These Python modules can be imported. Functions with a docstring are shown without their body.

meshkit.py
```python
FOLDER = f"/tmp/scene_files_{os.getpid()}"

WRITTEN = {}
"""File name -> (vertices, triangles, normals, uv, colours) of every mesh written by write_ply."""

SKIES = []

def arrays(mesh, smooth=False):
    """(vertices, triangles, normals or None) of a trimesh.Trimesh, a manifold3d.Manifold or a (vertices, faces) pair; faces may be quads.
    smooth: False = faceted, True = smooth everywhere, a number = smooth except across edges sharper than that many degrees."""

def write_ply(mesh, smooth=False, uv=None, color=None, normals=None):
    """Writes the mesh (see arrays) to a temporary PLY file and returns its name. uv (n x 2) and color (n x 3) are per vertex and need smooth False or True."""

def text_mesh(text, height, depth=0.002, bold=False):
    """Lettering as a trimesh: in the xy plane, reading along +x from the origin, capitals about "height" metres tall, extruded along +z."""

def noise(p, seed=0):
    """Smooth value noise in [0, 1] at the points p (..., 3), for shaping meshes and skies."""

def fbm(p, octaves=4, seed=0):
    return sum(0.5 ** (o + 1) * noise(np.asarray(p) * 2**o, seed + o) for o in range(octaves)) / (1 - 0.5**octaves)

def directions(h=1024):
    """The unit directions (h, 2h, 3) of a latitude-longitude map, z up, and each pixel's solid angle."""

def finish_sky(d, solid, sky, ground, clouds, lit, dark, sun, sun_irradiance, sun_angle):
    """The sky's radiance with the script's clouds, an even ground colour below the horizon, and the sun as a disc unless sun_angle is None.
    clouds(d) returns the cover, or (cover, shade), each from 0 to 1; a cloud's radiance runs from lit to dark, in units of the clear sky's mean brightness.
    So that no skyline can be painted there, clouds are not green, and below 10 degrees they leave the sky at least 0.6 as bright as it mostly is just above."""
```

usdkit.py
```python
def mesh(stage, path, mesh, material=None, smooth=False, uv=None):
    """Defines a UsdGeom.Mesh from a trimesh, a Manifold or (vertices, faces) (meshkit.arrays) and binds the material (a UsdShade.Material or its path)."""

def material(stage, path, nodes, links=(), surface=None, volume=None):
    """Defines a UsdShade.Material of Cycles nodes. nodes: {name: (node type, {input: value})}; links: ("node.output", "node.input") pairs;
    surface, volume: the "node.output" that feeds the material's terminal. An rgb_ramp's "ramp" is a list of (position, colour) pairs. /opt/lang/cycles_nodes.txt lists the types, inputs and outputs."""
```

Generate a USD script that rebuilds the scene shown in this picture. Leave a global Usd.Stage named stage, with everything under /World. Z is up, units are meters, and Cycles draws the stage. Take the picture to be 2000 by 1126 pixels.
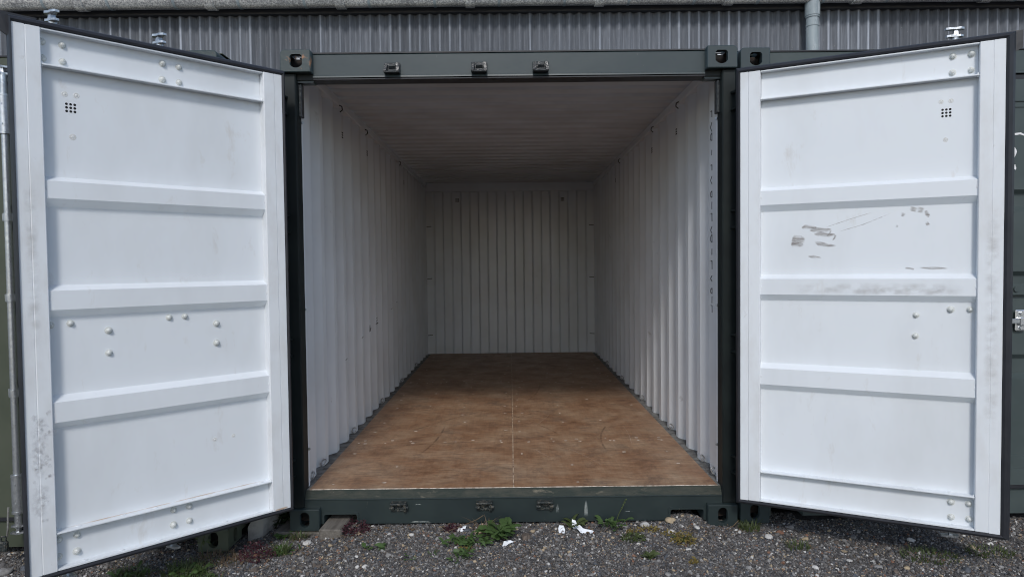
import math, random
import numpy as np
import trimesh, manifold3d as m3
import usdkit, meshkit
from shapely.geometry import Polygon, box as sbox, Point
from shapely import affinity
from shapely.ops import unary_union
from pxr import Usd, UsdGeom, UsdShade, UsdLux, Gf, Sdf, Vt

stage = Usd.Stage.CreateInMemory()
UsdGeom.SetStageUpAxis(stage, UsdGeom.Tokens.z)
UsdGeom.SetStageMetersPerUnit(stage, 1.0)
UsdGeom.Xform.Define(stage, '/World')
UsdGeom.Scope.Define(stage, '/World/Looks')
random.seed(7)
rng = np.random.default_rng(7)

# ------------------------------------------------------------------ camera
CAM = np.array([-0.0048, -3.6923, 1.4305]); YAW, PITCH, ROLL, FPX = 0.0022, -0.0330, -0.0109, 1341.0
def cam_axes(yaw, pitch, roll):
    fwd = np.array([math.sin(yaw)*math.cos(pitch), math.cos(yaw)*math.cos(pitch), math.sin(pitch)])
    right = np.array([math.cos(yaw), -math.sin(yaw), 0.0]); up = np.cross(right, fwd)
    return math.cos(roll)*right + math.sin(roll)*up, -math.sin(roll)*right + math.cos(roll)*up, fwd
cr, cu, cf = cam_axes(YAW, PITCH, ROLL)
cam = UsdGeom.Camera.Define(stage, '/World/camera')
cam.AddTransformOp().Set(Gf.Matrix4d(*cr, 0, *cu, 0, *(-cf), 0, *CAM, 1))
cam.CreateHorizontalApertureAttr(36.0); cam.CreateVerticalApertureAttr(36.0*576/1024)
cam.CreateFocalLengthAttr(36.0*FPX/2000.0); cam.CreateClippingRangeAttr(Gf.Vec2f(0.05, 2000))
cam.CreateExposureAttr(0.22)

# ------------------------------------------------------------------ sky and sun
SUN = np.array([-0.07, -1.0, 0.83]); SUN /= np.linalg.norm(SUN)
ELEV, ROT = math.asin(SUN[2]), math.atan2(SUN[0], SUN[1])
SKY_STRENGTH, SUN_INT, SUN_ANGLE = 0.118, 0.40, 10.0
sky = UsdLux.DomeLight.Define(stage, '/World/sky')
sky_m = usdkit.material(stage, '/World/Looks/sky', {
    'tc': ('texture_coordinate', {}),
    'map': ('mapping', {'scale': (1.0, 1.0, 2.2)}),
    'n': ('noise_texture', {'scale': 1.7, 'detail': 6.0, 'roughness': 0.6}),
    'r': ('map_range', {'from_min': 0.36, 'from_max': 0.62, 'to_min': 0.0, 'to_max': 0.22, 'clamp': True}),
    's': ('sky_texture', {'sky_type': 'single_scattering', 'sun_disc': False, 'sun_elevation': ELEV, 'sun_rotation': ROT}),
    'bw': ('rgb_to_bw', {}),
    'cl': ('mix', {'mix_type': 'multiply', 'fac': 1.0, 'color2': (1.30, 1.42, 1.60)}),
    'mx': ('mix_color', {'use_clamp': False}),
    'b': ('background_shader', {'strength': SKY_STRENGTH})},
    [('tc.generated', 'map.vector'), ('map.vector', 'n.vector'), ('n.fac', 'r.value'), ('r.result', 'mx.fac'),
     ('s.color', 'bw.color'), ('bw.val', 'cl.color1'), ('s.color', 'mx.a'), ('cl.color', 'mx.b'), ('mx.result', 'b.color')],
    surface='b.background')
UsdShade.MaterialBindingAPI.Apply(sky.GetPrim()).Bind(sky_m)
sky.GetPrim().SetCustomDataByKey('kind', 'structure')
sun = UsdLux.DistantLight.Define(stage, '/World/sun')
zx = np.cross([0, 0, 1.0], SUN); zx /= np.linalg.norm(zx); zy = np.cross(SUN, zx)
sun.AddTransformOp().Set(Gf.Matrix4d(*zx, 0, *zy, 0, *SUN, 0, 0, 0, 0, 1))
sun.CreateNormalizeAttr(True); sun.CreateIntensityAttr(SUN_INT); sun.CreateAngleAttr(SUN_ANGLE)
sun.CreateColorAttr(Gf.Vec3f(1.0, 0.975, 0.945))

# ------------------------------------------------------------------ helpers
used = {}
def path_for(name, parent):
    base = '/World' if parent is None else (parent if isinstance(parent, str) else str(parent.GetPath()))
    k = (base, name); i = used.get(k, -1) + 1; used[k] = i
    return f'{base}/{name}' if i == 0 else f'{base}/{name}_{i:03d}'
def tag(p, label=None, cat=None, group=None, kind=None):
    p = p if isinstance(p, Usd.Prim) else p.GetPrim()
    for k, v in (('label', label), ('category', cat), ('group', group), ('kind', kind)):
        if v: p.SetCustomDataByKey(k, v)
    return p
def obj(name, mesh, mat, parent=None, smooth=False, label=None, **kw):
    if isinstance(mesh, list): mesh = trimesh.util.concatenate(mesh)
    m = usdkit.mesh(stage, path_for(name, parent), mesh, '/World/Looks/' + mat, smooth=smooth)
    return tag(m.GetPrim(), label, **kw)
def thing(name, label, cat, loc=(0, 0, 0), rotz=0.0, parent=None, group=None, kind=None):
    x = UsdGeom.Xform.Define(stage, path_for(name, parent))
    x.AddTranslateOp().Set(Gf.Vec3d(*map(float, loc))); x.AddRotateZOp().Set(float(rotz))
    return tag(x.GetPrim(), label, cat, group, kind)
def place(prim, loc, rotz=0.0):
    x = UsdGeom.Xformable(prim); x.AddTranslateOp().Set(Gf.Vec3d(*map(float, loc))); x.AddRotateZOp().Set(float(rotz))
def tm(man):
    q = man.to_mesh(); return trimesh.Trimesh(q.vert_properties[:, :3], q.tri_verts, process=False)
def bx(x0, x1, y0, y1, z0, z1, c=0.0):
    x0, x1 = min(x0, x1), max(x0, x1); y0, y1 = min(y0, y1), max(y0, y1); z0, z1 = min(z0, z1), max(z0, z1)
    if c <= 0:
        return trimesh.creation.box(bounds=[[x0, y0, z0], [x1, y1, z1]])
    P = []
    for X, sx in ((x0, 1), (x1, -1)):
        for Y, sy in ((y0, 1), (y1, -1)):
            for Z, sz in ((z0, 1), (z1, -1)):
                P += [(X, Y+sy*c, Z+sz*c), (X+sx*c, Y, Z+sz*c), (X+sx*c, Y+sy*c, Z)]
    return tm(m3.Manifold.hull_points(P))
def hull(P): return tm(m3.Manifold.hull_points([tuple(map(float, p)) for p in P]))
AX = {'x': [[0, 0, 1, 0], [1, 0, 0, 0], [0, 1, 0, 0], [0, 0, 0, 1]],   # polygon (y,z) extruded along x
      'y': [[1, 0, 0, 0], [0, 0, 1, 0], [0, 1, 0, 0], [0, 0, 0, 1]],   # polygon (x,z) extruded along y
      'z': np.eye(4)}
def ext(poly, a, b, axis):
    if not isinstance(poly, Polygon) and not hasattr(poly, 'geoms'): poly = Polygon(poly)
    gs = poly.geoms if hasattr(poly, 'geoms') else [poly]
    out = []
    for g in gs:
        m = trimesh.creation.extrude_polygon(g, b-a, engine='earcut'); m.apply_translation((0, 0, a)); m.apply_transform(np.array(AX[axis], float))
        out.append(m)
    m = trimesh.util.concatenate(out)
    return m
def cyl(p, q, r, n=14, r2=None):
    p, q = np.array(p, float), np.array(q, float); d = q-p; L = np.linalg.norm(d)
    if r2 is None:
        m = trimesh.creation.cylinder(radius=r, height=L, sections=n)
    else:
        m = trimesh.creation.revolve([[0, -L/2], [r, -L/2], [r2, L/2], [0, L/2]], sections=n)
    m.apply_transform(trimesh.geometry.align_vectors([0, 0, 1], d/L)); m.apply_translation((p+q)/2)
    return m
def tube(pts, r, n=7):
    return trimesh.util.concatenate([cyl(a, b, r, n) for a, b in zip(pts[:-1], pts[1:])])
def mv(m, t): m = m.copy(); m.apply_translation(t); return m
def mirror(m, s):
    if s > 0: return m
    m = m.copy(); m.apply_transform(np.diag([-1.0, 1, 1, 1])); return m
def sheet(line, t):
    """a closed strip polygon of thickness t behind a polyline"""
    L = np.array(line, float); d = np.diff(L, axis=0); n = np.stack([-d[:, 1], d[:, 0]], 1); n /= np.linalg.norm(n, axis=1)[:, None]
    vn = np.vstack([n[:1], (n[1:]+n[:-1]), n[-1:]]); vn /= np.linalg.norm(vn, axis=1)[:, None]
    k = np.ones(len(L)); k[1:-1] = 1/np.maximum(0.5, (vn[1:-1]*n[1:]).sum(1))
    return Polygon(np.vstack([L, (L+vn*(t*k)[:, None])[::-1]]))

# ------------------------------------------------------------------ materials
def M(name, col, rough=0.5, col2=None, scale=8.0, lo=0.4, hi=0.65, bump=0.0, bscale=60.0, metallic=0.0, spec=0.5, vec='object', stretch=(1, 1, 1),
      third=None, tscale=3.0, tlo=0.55, thi=0.7, detail=5.0, bdist=0.01, rough2=None):
    N = {'tc': ('texture_coordinate', {}), 'geo': ('geometry', {}), 'map': ('mapping', {'scale': stretch}),
         'p': ('principled_bsdf', {'base_color': col, 'roughness': rough, 'metallic': metallic, 'specular_ior_level': spec})}
    L = [('geo.position' if vec == 'world' else 'tc.object', 'map.vector')]
    last = None
    if col2 is not None:
        N['n'] = ('noise_texture', {'scale': scale, 'detail': detail, 'roughness': 0.62}); N['r'] = ('rgb_ramp', {'ramp': [(lo, col), (hi, col2)]})
        L += [('map.vector', 'n.vector'), ('n.fac', 'r.fac')]; last = 'r.color'
        if rough2 is not None:
            N['rr'] = ('map_range', {'from_min': lo, 'from_max': hi, 'to_min': rough, 'to_max': rough2, 'clamp': True}); L += [('n.fac', 'rr.value'), ('rr.result', 'p.roughness')]
    if third is not None:
        N['n3'] = ('noise_texture', {'scale': tscale, 'detail': 6.0, 'roughness': 0.65, 'distortion': 0.3})
        N['m3'] = ('map_range', {'from_min': tlo, 'from_max': thi, 'to_min': 0.0, 'to_max': 1.0, 'clamp': True})
        N['mx'] = ('mix_color', {'a': col, 'b': third})
        L += [('map.vector', 'n3.vector'), ('n3.fac', 'm3.value'), ('m3.result', 'mx.fac')]
        if last: L.append((last, 'mx.a'))
        last = 'mx.result'
    if last: L.append((last, 'p.base_color'))
    if bump > 0:
        N['bn'] = ('noise_texture', {'scale': bscale, 'detail': 4.0}); N['bp'] = ('bump', {'strength': bump, 'distance': bdist})
        L += [('map.vector', 'bn.vector'), ('bn.fac', 'bp.height'), ('bp.normal', 'p.normal')]
    return usdkit.material(stage, '/World/Looks/'+name, N, L, surface='p.BSDF')

M('white_paint', (0.70, 0.733, 0.765), 0.38, (0.63, 0.655, 0.675), 2.2, 0.45, 0.72, bump=0.12, bscale=3.2, bdist=0.03, third=(0.54, 0.52, 0.49), tscale=11.0, tlo=0.62, thi=0.88, rough2=0.5, stretch=(1, 1, 0.4))
M('white_frame', (0.70, 0.728, 0.755), 0.42, (0.61, 0.618, 0.622), 7.0, 0.45, 0.75, bump=0.1, bscale=14.0, third=(0.36, 0.32, 0.29), tscale=15.0, tlo=0.66, thi=0.84, stretch=(1, 1, 0.5))
M('white_wall', (0.69, 0.715, 0.745), 0.30, (0.62, 0.63, 0.64), 1.6, 0.4, 0.7, bump=0.1, bscale=9.0, third=(0.33, 0.31, 0.29), tscale=7.0, tlo=0.68, thi=0.84)
M('white_roof', (0.58, 0.585, 0.60), 0.5, (0.50, 0.50, 0.505), 2.0)
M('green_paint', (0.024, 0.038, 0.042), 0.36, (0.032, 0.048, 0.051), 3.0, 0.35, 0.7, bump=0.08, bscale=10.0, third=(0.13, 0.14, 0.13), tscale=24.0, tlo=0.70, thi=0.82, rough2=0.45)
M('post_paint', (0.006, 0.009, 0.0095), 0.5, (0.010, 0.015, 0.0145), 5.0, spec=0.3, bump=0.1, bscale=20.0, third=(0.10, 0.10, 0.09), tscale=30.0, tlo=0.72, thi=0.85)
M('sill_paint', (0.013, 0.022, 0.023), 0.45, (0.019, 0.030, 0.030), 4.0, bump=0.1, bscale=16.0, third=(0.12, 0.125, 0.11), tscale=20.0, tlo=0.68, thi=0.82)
M('sill_top', (0.012, 0.020, 0.015), 0.75, (0.036, 0.038, 0.028), 26.0, 0.42, 0.66, bump=0.4, bscale=70.0, third=(0.17, 0.15, 0.11), tscale=34.0, tlo=0.60, thi=0.78, stretch=(0.35, 1, 1))
M('olive_paint', (0.050, 0.060, 0.040), 0.5, (0.065, 0.075, 0.052), 3.0, bump=0.1, bscale=10.0)
M('slate_paint', (0.045, 0.062, 0.062), 0.48, (0.060, 0.078, 0.078), 3.0, bump=0.1, bscale=10.0)
M('rubber', (0.014, 0.015, 0.019), 0.5, (0.022, 0.023, 0.028), 9.0, bump=0.1, bscale=30.0)
M('black_iron', (0.012, 0.015, 0.017), 0.28, (0.03, 0.034, 0.036), 40.0, bump=0.35, bscale=60.0)
M('old_iron', (0.018, 0.024, 0.024), 0.5, (0.14, 0.125, 0.10), 70.0, 0.5, 0.68, bump=0.8, bscale=90.0)
M('rusty_cast', (0.034, 0.050, 0.052), 0.5, (0.045, 0.062, 0.062), 3.0, third=(0.32, 0.16, 0.08), tscale=16.0, tlo=0.58, thi=0.68, bump=0.15, bscale=40.0)
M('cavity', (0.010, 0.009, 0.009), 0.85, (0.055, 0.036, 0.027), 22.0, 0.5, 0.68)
M('zinc', (0.55, 0.57, 0.59), 0.30, (0.42, 0.44, 0.46), 26.0, metallic=0.9, bump=0.1, bscale=40.0, rough2=0.45)
M('zinc_cam', (0.62, 0.64, 0.66), 0.34, (0.40, 0.42, 0.44), 45.0, metallic=0.85, bump=0.2, bscale=70.0)
M('zinc_bright', (0.80, 0.82, 0.84), 0.22, (0.66, 0.68, 0.70), 30.0, metallic=0.85)
M('plug_paint', (0.66, 0.67, 0.66), 0.4, (0.5, 0.5, 0.48), 120.0, 0.45, 0.7)
M('bolt_paint', (0.62, 0.64, 0.62), 0.35, (0.42, 0.43, 0.40), 160.0, 0.45, 0.7)
M('dark_hole', (0.008, 0.008, 0.010), 0.9)
M('ink', (0.015, 0.015, 0.018), 0.6)
M('screw', (0.72, 0.64, 0.56), 0.5, (0.30, 0.24, 0.19), 40.0)
M('joint', (0.50, 0.38, 0.27), 0.7, (0.22, 0.14, 0.095), 14.0, 0.45, 0.62)
M('ledge', (0.22, 0.22, 0.21), 0.8, (0.07, 0.065, 0.06), 14.0, 0.4, 0.65, bump=0.3, bscale=50.0)
M('ring_paint', (0.42, 0.42, 0.42), 0.6, (0.16, 0.15, 0.14), 40.0)
M('timber', (0.16, 0.145, 0.125), 0.85, (0.085, 0.075, 0.064), 9.0, 0.35, 0.7, bump=0.4, bscale=24.0, stretch=(5, 0.6, 5))
M('slab', (0.33, 0.32, 0.30), 0.9, (0.20, 0.19, 0.18), 14.0, bump=0.3, bscale=50.0)
M('plastic_white', (0.80, 0.83, 0.86), 0.4)
M('sticker_white', (0.75, 0.75, 0.75), 0.6, (0.45, 0.45, 0.46), 30.0, 0.55, 0.7)
M('sticker_dark', (0.035, 0.035, 0.05), 0.6, (0.06, 0.06, 0.08), 30.0)
M('galvanised', (0.30, 0.35, 0.37), 0.5, (0.22, 0.26, 0.28), 7.0, bump=0.1, bscale=30.0, third=(0.42, 0.46, 0.48), tscale=20.0, stretch=(1, 1, 0.3))
M('fascia', (0.06, 0.06, 0.065), 0.8)
M('ground', (0.055, 0.053, 0.054), 0.95, (0.115, 0.108, 0.103), 90.0, 0.4, 0.66, bump=0.9, bscale=120.0, bdist=0.012, vec='world', third=(0.05, 0.04, 0.03), tscale=1.5)
M('cement_roof', (0.20, 0.195, 0.185), 0.9, (0.12, 0.12, 0.115), 6.0, bump=0.2, bscale=40.0)

# weathered cement sheets: long vertical streaks plus fine grain, tone differs from sheet to sheet
usdkit.material(stage, '/World/Looks/cement_sheet', {
    'geo': ('geometry', {}), 'oi': ('object_info', {}), 'm1': ('mapping', {'scale': (16.0, 3.0, 0.55)}), 'm2': ('mapping', {'scale': (60.0, 8.0, 3.0)}),
    'n1': ('noise_texture', {'scale': 1.0, 'detail': 5.0, 'roughness': 0.6}), 'n2': ('noise_texture', {'scale': 1.0, 'detail': 4.0, 'roughness': 0.7}),
    'n3': ('noise_texture', {'scale': 38.0, 'detail': 3.0}),
    'r1': ('rgb_ramp', {'ramp': [(0.28, (0.140, 0.152, 0.174)), (0.5, (0.172, 0.187, 0.213)), (0.74, (0.228, 0.247, 0.28))]}),
    'r2': ('rgb_ramp', {'ramp': [(0.3, (0.74, 0.74, 0.75)), (0.7, (1.16, 1.16, 1.16))]}),
    'tc': ('texture_coordinate', {}), 'sx': ('separate_xyz', {}), 'cr': ('map_range', {'from_min': -0.020, 'from_max': -0.030, 'to_min': 0.80, 'to_max': 1.75, 'clamp': True}), 'mcr': ('mix', {'mix_type': 'multiply', 'fac': 1.0}),  # crests lightened, valleys darkened: rib light and shade painted into the colour
    'mu': ('mix', {'mix_type': 'multiply', 'fac': 1.0}),
    'sp': ('map_range', {'from_min': 0.68, 'from_max': 0.78, 'to_min': 0.0, 'to_max': 0.6, 'clamp': True}),
    'mx': ('mix_color', {'b': (0.40, 0.39, 0.37)}),
    'v': ('map_range', {'from_min': 0.0, 'from_max': 1.0, 'to_min': 0.82, 'to_max': 1.18}),
    'mv': ('mix', {'mix_type': 'multiply', 'fac': 1.0}),
    'bp': ('bump', {'strength': 0.25, 'distance': 0.006}),
    'p': ('principled_bsdf', {'roughness': 0.85})},
    [('geo.position', 'm1.vector'), ('geo.position', 'm2.vector'), ('m1.vector', 'n1.vector'), ('m2.vector', 'n2.vector'), ('geo.position', 'n3.vector'),
     ('n1.fac', 'r1.fac'), ('n2.fac', 'r2.fac'), ('r1.color', 'mu.color1'), ('r2.color', 'mu.color2'), ('n3.fac', 'sp.value'), ('mu.color', 'mx.a'), ('sp.result', 'mx.fac'),
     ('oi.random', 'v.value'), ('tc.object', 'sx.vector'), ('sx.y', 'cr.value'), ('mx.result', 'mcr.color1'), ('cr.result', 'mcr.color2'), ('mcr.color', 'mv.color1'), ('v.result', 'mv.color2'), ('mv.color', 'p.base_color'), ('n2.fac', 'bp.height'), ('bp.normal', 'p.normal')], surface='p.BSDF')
# lichened cement gutter
usdkit.material(stage, '/World/Looks/cement_gutter', {
    'geo': ('geometry', {}), 'n': ('noise_texture', {'scale': 45.0, 'detail': 4.0, 'roughness': 0.7}), 'n2': ('noise_texture', {'scale': 3.0, 'detail': 4.0}),
    'ad': ('math', {'math_type': 'multiply_add', 'value2': 0.35}),
    'r': ('rgb_ramp', {'ramp': [(0.46, (0.15, 0.15, 0.152)), (0.64, (0.32, 0.32, 0.32)), (0.76, (0.62, 0.61, 0.58)), (0.9, (0.70, 0.69, 0.65))]}),
    'bp': ('bump', {'strength': 0.5, 'distance': 0.008}), 'p': ('principled_bsdf', {'roughness': 0.9})},
    [('geo.position', 'n.vector'), ('geo.position', 'n2.vector'), ('n2.fac', 'ad.value1'), ('n.fac', 'ad.value3'), ('ad.value', 'r.fac'), ('r.color', 'p.base_color'), ('n.fac', 'bp.height'), ('bp.normal', 'p.normal')], surface='p.BSDF')
# worn phenolic plywood
usdkit.material(stage, '/World/Looks/plywood', {
    'geo': ('geometry', {}), 'oi': ('object_info', {}), 'm1': ('mapping', {'scale': (9.0, 60.0, 1.0)}), 'm2': ('mapping', {'scale': (60.0, 5.0, 1.0)}),
    'g1': ('noise_texture', {'scale': 1.0, 'detail': 5.0, 'roughness': 0.7}), 'g2': ('noise_texture', {'scale': 1.0, 'detail': 4.0, 'roughness': 0.7}),
    'n': ('noise_texture', {'scale': 3.6, 'detail': 8.0, 'roughness': 0.72, 'distortion': 0.3}), 'n2': ('noise_texture', {'scale': 4.2, 'detail': 9.0, 'roughness': 0.78, 'distortion': 0.5}),
    'r': ('rgb_ramp', {'ramp': [(0.30, (0.165, 0.082, 0.042)), (0.43, (0.27, 0.150, 0.083)), (0.56, (0.335, 0.213, 0.130)), (0.72, (0.40, 0.285, 0.190))]}),
    'rg': ('rgb_ramp', {'ramp': [(0.3, (0.68, 0.66, 0.64)), (0.68, (1.22, 1.22, 1.22))]}),
    'rh': ('rgb_ramp', {'ramp': [(0.3, (0.88, 0.875, 0.87)), (0.7, (1.08, 1.08, 1.08))]}),
    'ma': ('mix', {'mix_type': 'multiply', 'fac': 1.0}), 'mb': ('mix', {'mix_type': 'multiply', 'fac': 1.0}),
    'st': ('map_range', {'from_min': 0.50, 'from_max': 0.72, 'to_min': 0.0, 'to_max': 0.72, 'clamp': True}),
    'mc': ('mix_color', {'b': (0.085, 0.060, 0.047)}),
    'rr': ('map_range', {'from_min': 0.3, 'from_max': 0.7, 'to_min': 0.42, 'to_max': 0.62}),
    'bp': ('bump', {'strength': 0.18, 'distance': 0.003}), 'p': ('principled_bsdf', {'roughness': 0.5})},
    [('geo.position', 'm1.vector'), ('geo.position', 'm2.vector'), ('m1.vector', 'g1.vector'), ('m2.vector', 'g2.vector'), ('geo.position', 'n.vector'), ('geo.position', 'n2.vector'),
     ('n.fac', 'r.fac'), ('g1.fac', 'rg.fac'), ('g2.fac', 'rh.fac'), ('r.color', 'ma.color1'), ('rg.color', 'ma.color2'), ('ma.color', 'mb.color1'), ('rh.color', 'mb.color2'),
     ('n2.fac', 'st.value'), ('mb.color', 'mc.a'), ('st.result', 'mc.fac'), ('mc.result', 'p.base_color'), ('n2.fac', 'rr.value'), ('rr.result', 'p.roughness'),
     ('g1.fac', 'bp.height'), ('bp.normal', 'p.normal')], surface='p.BSDF')
# smeared dirt: noise-broken, mostly transparent film
def smear(name, col, sc, lo, hi, top):
    usdkit.material(stage, '/World/Looks/'+name, {
        'tc': ('texture_coordinate', {}), 'm': ('mapping', {'scale': sc}), 'n': ('noise_texture', {'scale': 1.0, 'detail': 4.0, 'roughness': 0.55}),
        'r': ('map_range', {'from_min': lo, 'from_max': hi, 'to_min': 0.0, 'to_max': top, 'clamp': True}),
        'sx': ('separate_xyz', {}), 'pu': ('math', {'math_type': 'pingpong', 'value2': 0.5}), 'pv': ('math', {'math_type': 'pingpong', 'value2': 0.5}),
        'fu': ('map_range', {'range_type': 'smoothstep', 'from_min': 0.0, 'from_max': 0.16, 'to_min': 0.0, 'to_max': 1.0, 'clamp': True}),
        'fv': ('map_range', {'range_type': 'smoothstep', 'from_min': 0.0, 'from_max': 0.42, 'to_min': 0.0, 'to_max': 1.0, 'clamp': True}),
        'a': ('math', {'math_type': 'multiply'}), 'b': ('math', {'math_type': 'multiply'}),
        't': ('transparent_bsdf', {'color': (1, 1, 1)}), 'd': ('diffuse_bsdf', {'color': col}), 'x': ('mix_closure', {})},
        [('tc.object', 'm.vector'), ('m.vector', 'n.vector'), ('n.fac', 'r.value'), ('tc.UV', 'sx.vector'), ('sx.x', 'pu.value1'), ('sx.y', 'pv.value1'), ('pu.value', 'fu.value'), ('pv.value', 'fv.value'),
         ('fu.result', 'a.value1'), ('fv.result', 'a.value2'), ('a.value', 'b.value1'), ('r.result', 'b.value2'), ('b.value', 'x.fac'), ('t.BSDF', 'x.closure1'), ('d.BSDF', 'x.closure2')], surface='x.closure')
smear('smear_streak', (0.24, 0.215, 0.195), (22, 22, 190), 0.28, 0.74, 0.85)
smear('smear_grime', (0.30, 0.28, 0.26), (16, 16, 22), 0.40, 0.78, 0.36)
smear('smear_hand', (0.27, 0.26, 0.26), (60, 60, 50), 0.36, 0.74, 0.42)
smear('smear_dark', (0.045, 0.032, 0.026), (18, 18, 18), 0.34, 0.74, 0.42)
smear('smear_pale', (0.50, 0.40, 0.32), (30, 30, 30), 0.30, 0.65, 0.45)
smear('smear_rust', (0.36, 0.22, 0.11), (12, 12, 30), 0.30, 0.62, 0.7)
smear('smear_chalk', (0.34, 0.36, 0.34), (40, 40, 12), 0.40, 0.62, 0.7)
def leafm(name, col, col2):
    usdkit.material(stage, '/World/Looks/'+name, {
        'geo': ('geometry', {}), 'r': ('rgb_ramp', {'ramp': [(0.0, col), (1.0, col2)]}), 'p': ('principled_bsdf', {'roughness': 0.5}),
        't': ('translucent_bsdf', {}), 'x': ('mix_closure', {'fac': 0.28})},
        [('geo.random_per_island', 'r.fac'), ('r.color', 'p.base_color'), ('r.color', 't.color'), ('p.BSDF', 'x.closure1'), ('t.BSDF', 'x.closure2')], surface='x.closure')
leafm('leaf_green', (0.072, 0.125, 0.038), (0.16, 0.23, 0.08))
leafm('leaf_dark', (0.020, 0.034, 0.014), (0.042, 0.060, 0.026))
leafm('leaf_grass', (0.075, 0.10, 0.034), (0.26, 0.24, 0.11))
leafm('leaf_purple', (0.060, 0.018, 0.026), (0.135, 0.048, 0.052))
leafm('leaf_yellow', (0.22, 0.17, 0.05), (0.42, 0.30, 0.12))
leafm('leaf_dry', (0.17, 0.12, 0.075), (0.36, 0.27, 0.17))
for i, (c, c2) in enumerate([((0.060, 0.057, 0.055), (0.114, 0.108, 0.103)), ((0.105, 0.10, 0.097), (0.172, 0.164, 0.157)), ((0.034, 0.033, 0.034), (0.058, 0.055, 0.055)),
                             ((0.19, 0.185, 0.18), (0.30, 0.29, 0.28)), ((0.09, 0.075, 0.064), (0.15, 0.115, 0.09)), ((0.30, 0.24, 0.16), (0.42, 0.33, 0.22)), ((0.44, 0.43, 0.41), (0.62, 0.60, 0.57)),
                             ((0.065, 0.072, 0.085), (0.10, 0.108, 0.12)), ((0.17, 0.085, 0.055), (0.25, 0.14, 0.09))]):
    M(f'rock_{"abcdefghi"[i]}', c, 0.85, c2, 60.0, bump=0.2, bscale=150.0)
ROCKS = ['rock_' + k for k in 'abcdefghi']

# ------------------------------------------------------------------ ground
def gz(x, y):
    x, y = np.asarray(x, float), np.asarray(y, float)
    z = np.interp(x, [-4.2, -2.6, -1.5, -1.2, -0.7, 0.0, 0.8, 1.25, 1.8, 2.6, 4.2], [-0.075, -0.07, -0.06, -0.034, 0.008, 0.014, 0.012, -0.016, -0.014, -0.016, -0.016])
    z = z * np.clip(1.0 + (y+0.15)*0.55, 0.0, 1.0)
    z = z + 0.040*np.exp(-(((x-0.95)/0.10)**2 + ((y-0.05)/0.10)**2))
    z = z - 0.05*np.clip((y-0.22)/0.3, 0, 1)
    p = np.stack([x*3.1, y*3.1, 0*x], -1)
    return z + 0.016*(meshkit.fbm(p, 4, 3)-0.5)*np.clip((9-np.hypot(x, y))/3, 0, 1)
def grid(xs, ys):
    X, Y = np.meshgrid(xs, ys, indexing='ij'); Zv = gz(X, Y); nx, ny = len(xs), len(ys)
    V = np.stack([X, Y, Zv], -1).reshape(-1, 3); I = np.arange(nx*ny).reshape(nx, ny)
    F = np.stack([I[:-1, :-1], I[1:, :-1], I[1:, 1:], I[:-1, 1:]], -1).reshape(-1, 4)
    return trimesh.Trimesh(V, np.vstack([F[:, [0, 1, 2]], F[:, [0, 2, 3]]]), process=False)
xs = np.concatenate([[-150, -60, -25, -12, -7], np.linspace(-4.6, 4.6, 231), [7, 12, 25, 60, 150]])
ys = np.concatenate([[-150, -60, -25, -12, -7, -5], np.linspace(-3.6, 0.8, 111), [1.5, 3, 6, 9, 15, 30, 60, 150]])
ground = thing('ground', None, None, kind='structure')
obj('gravel_bed', grid(xs, ys), 'ground', ground, smooth=True)

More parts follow.
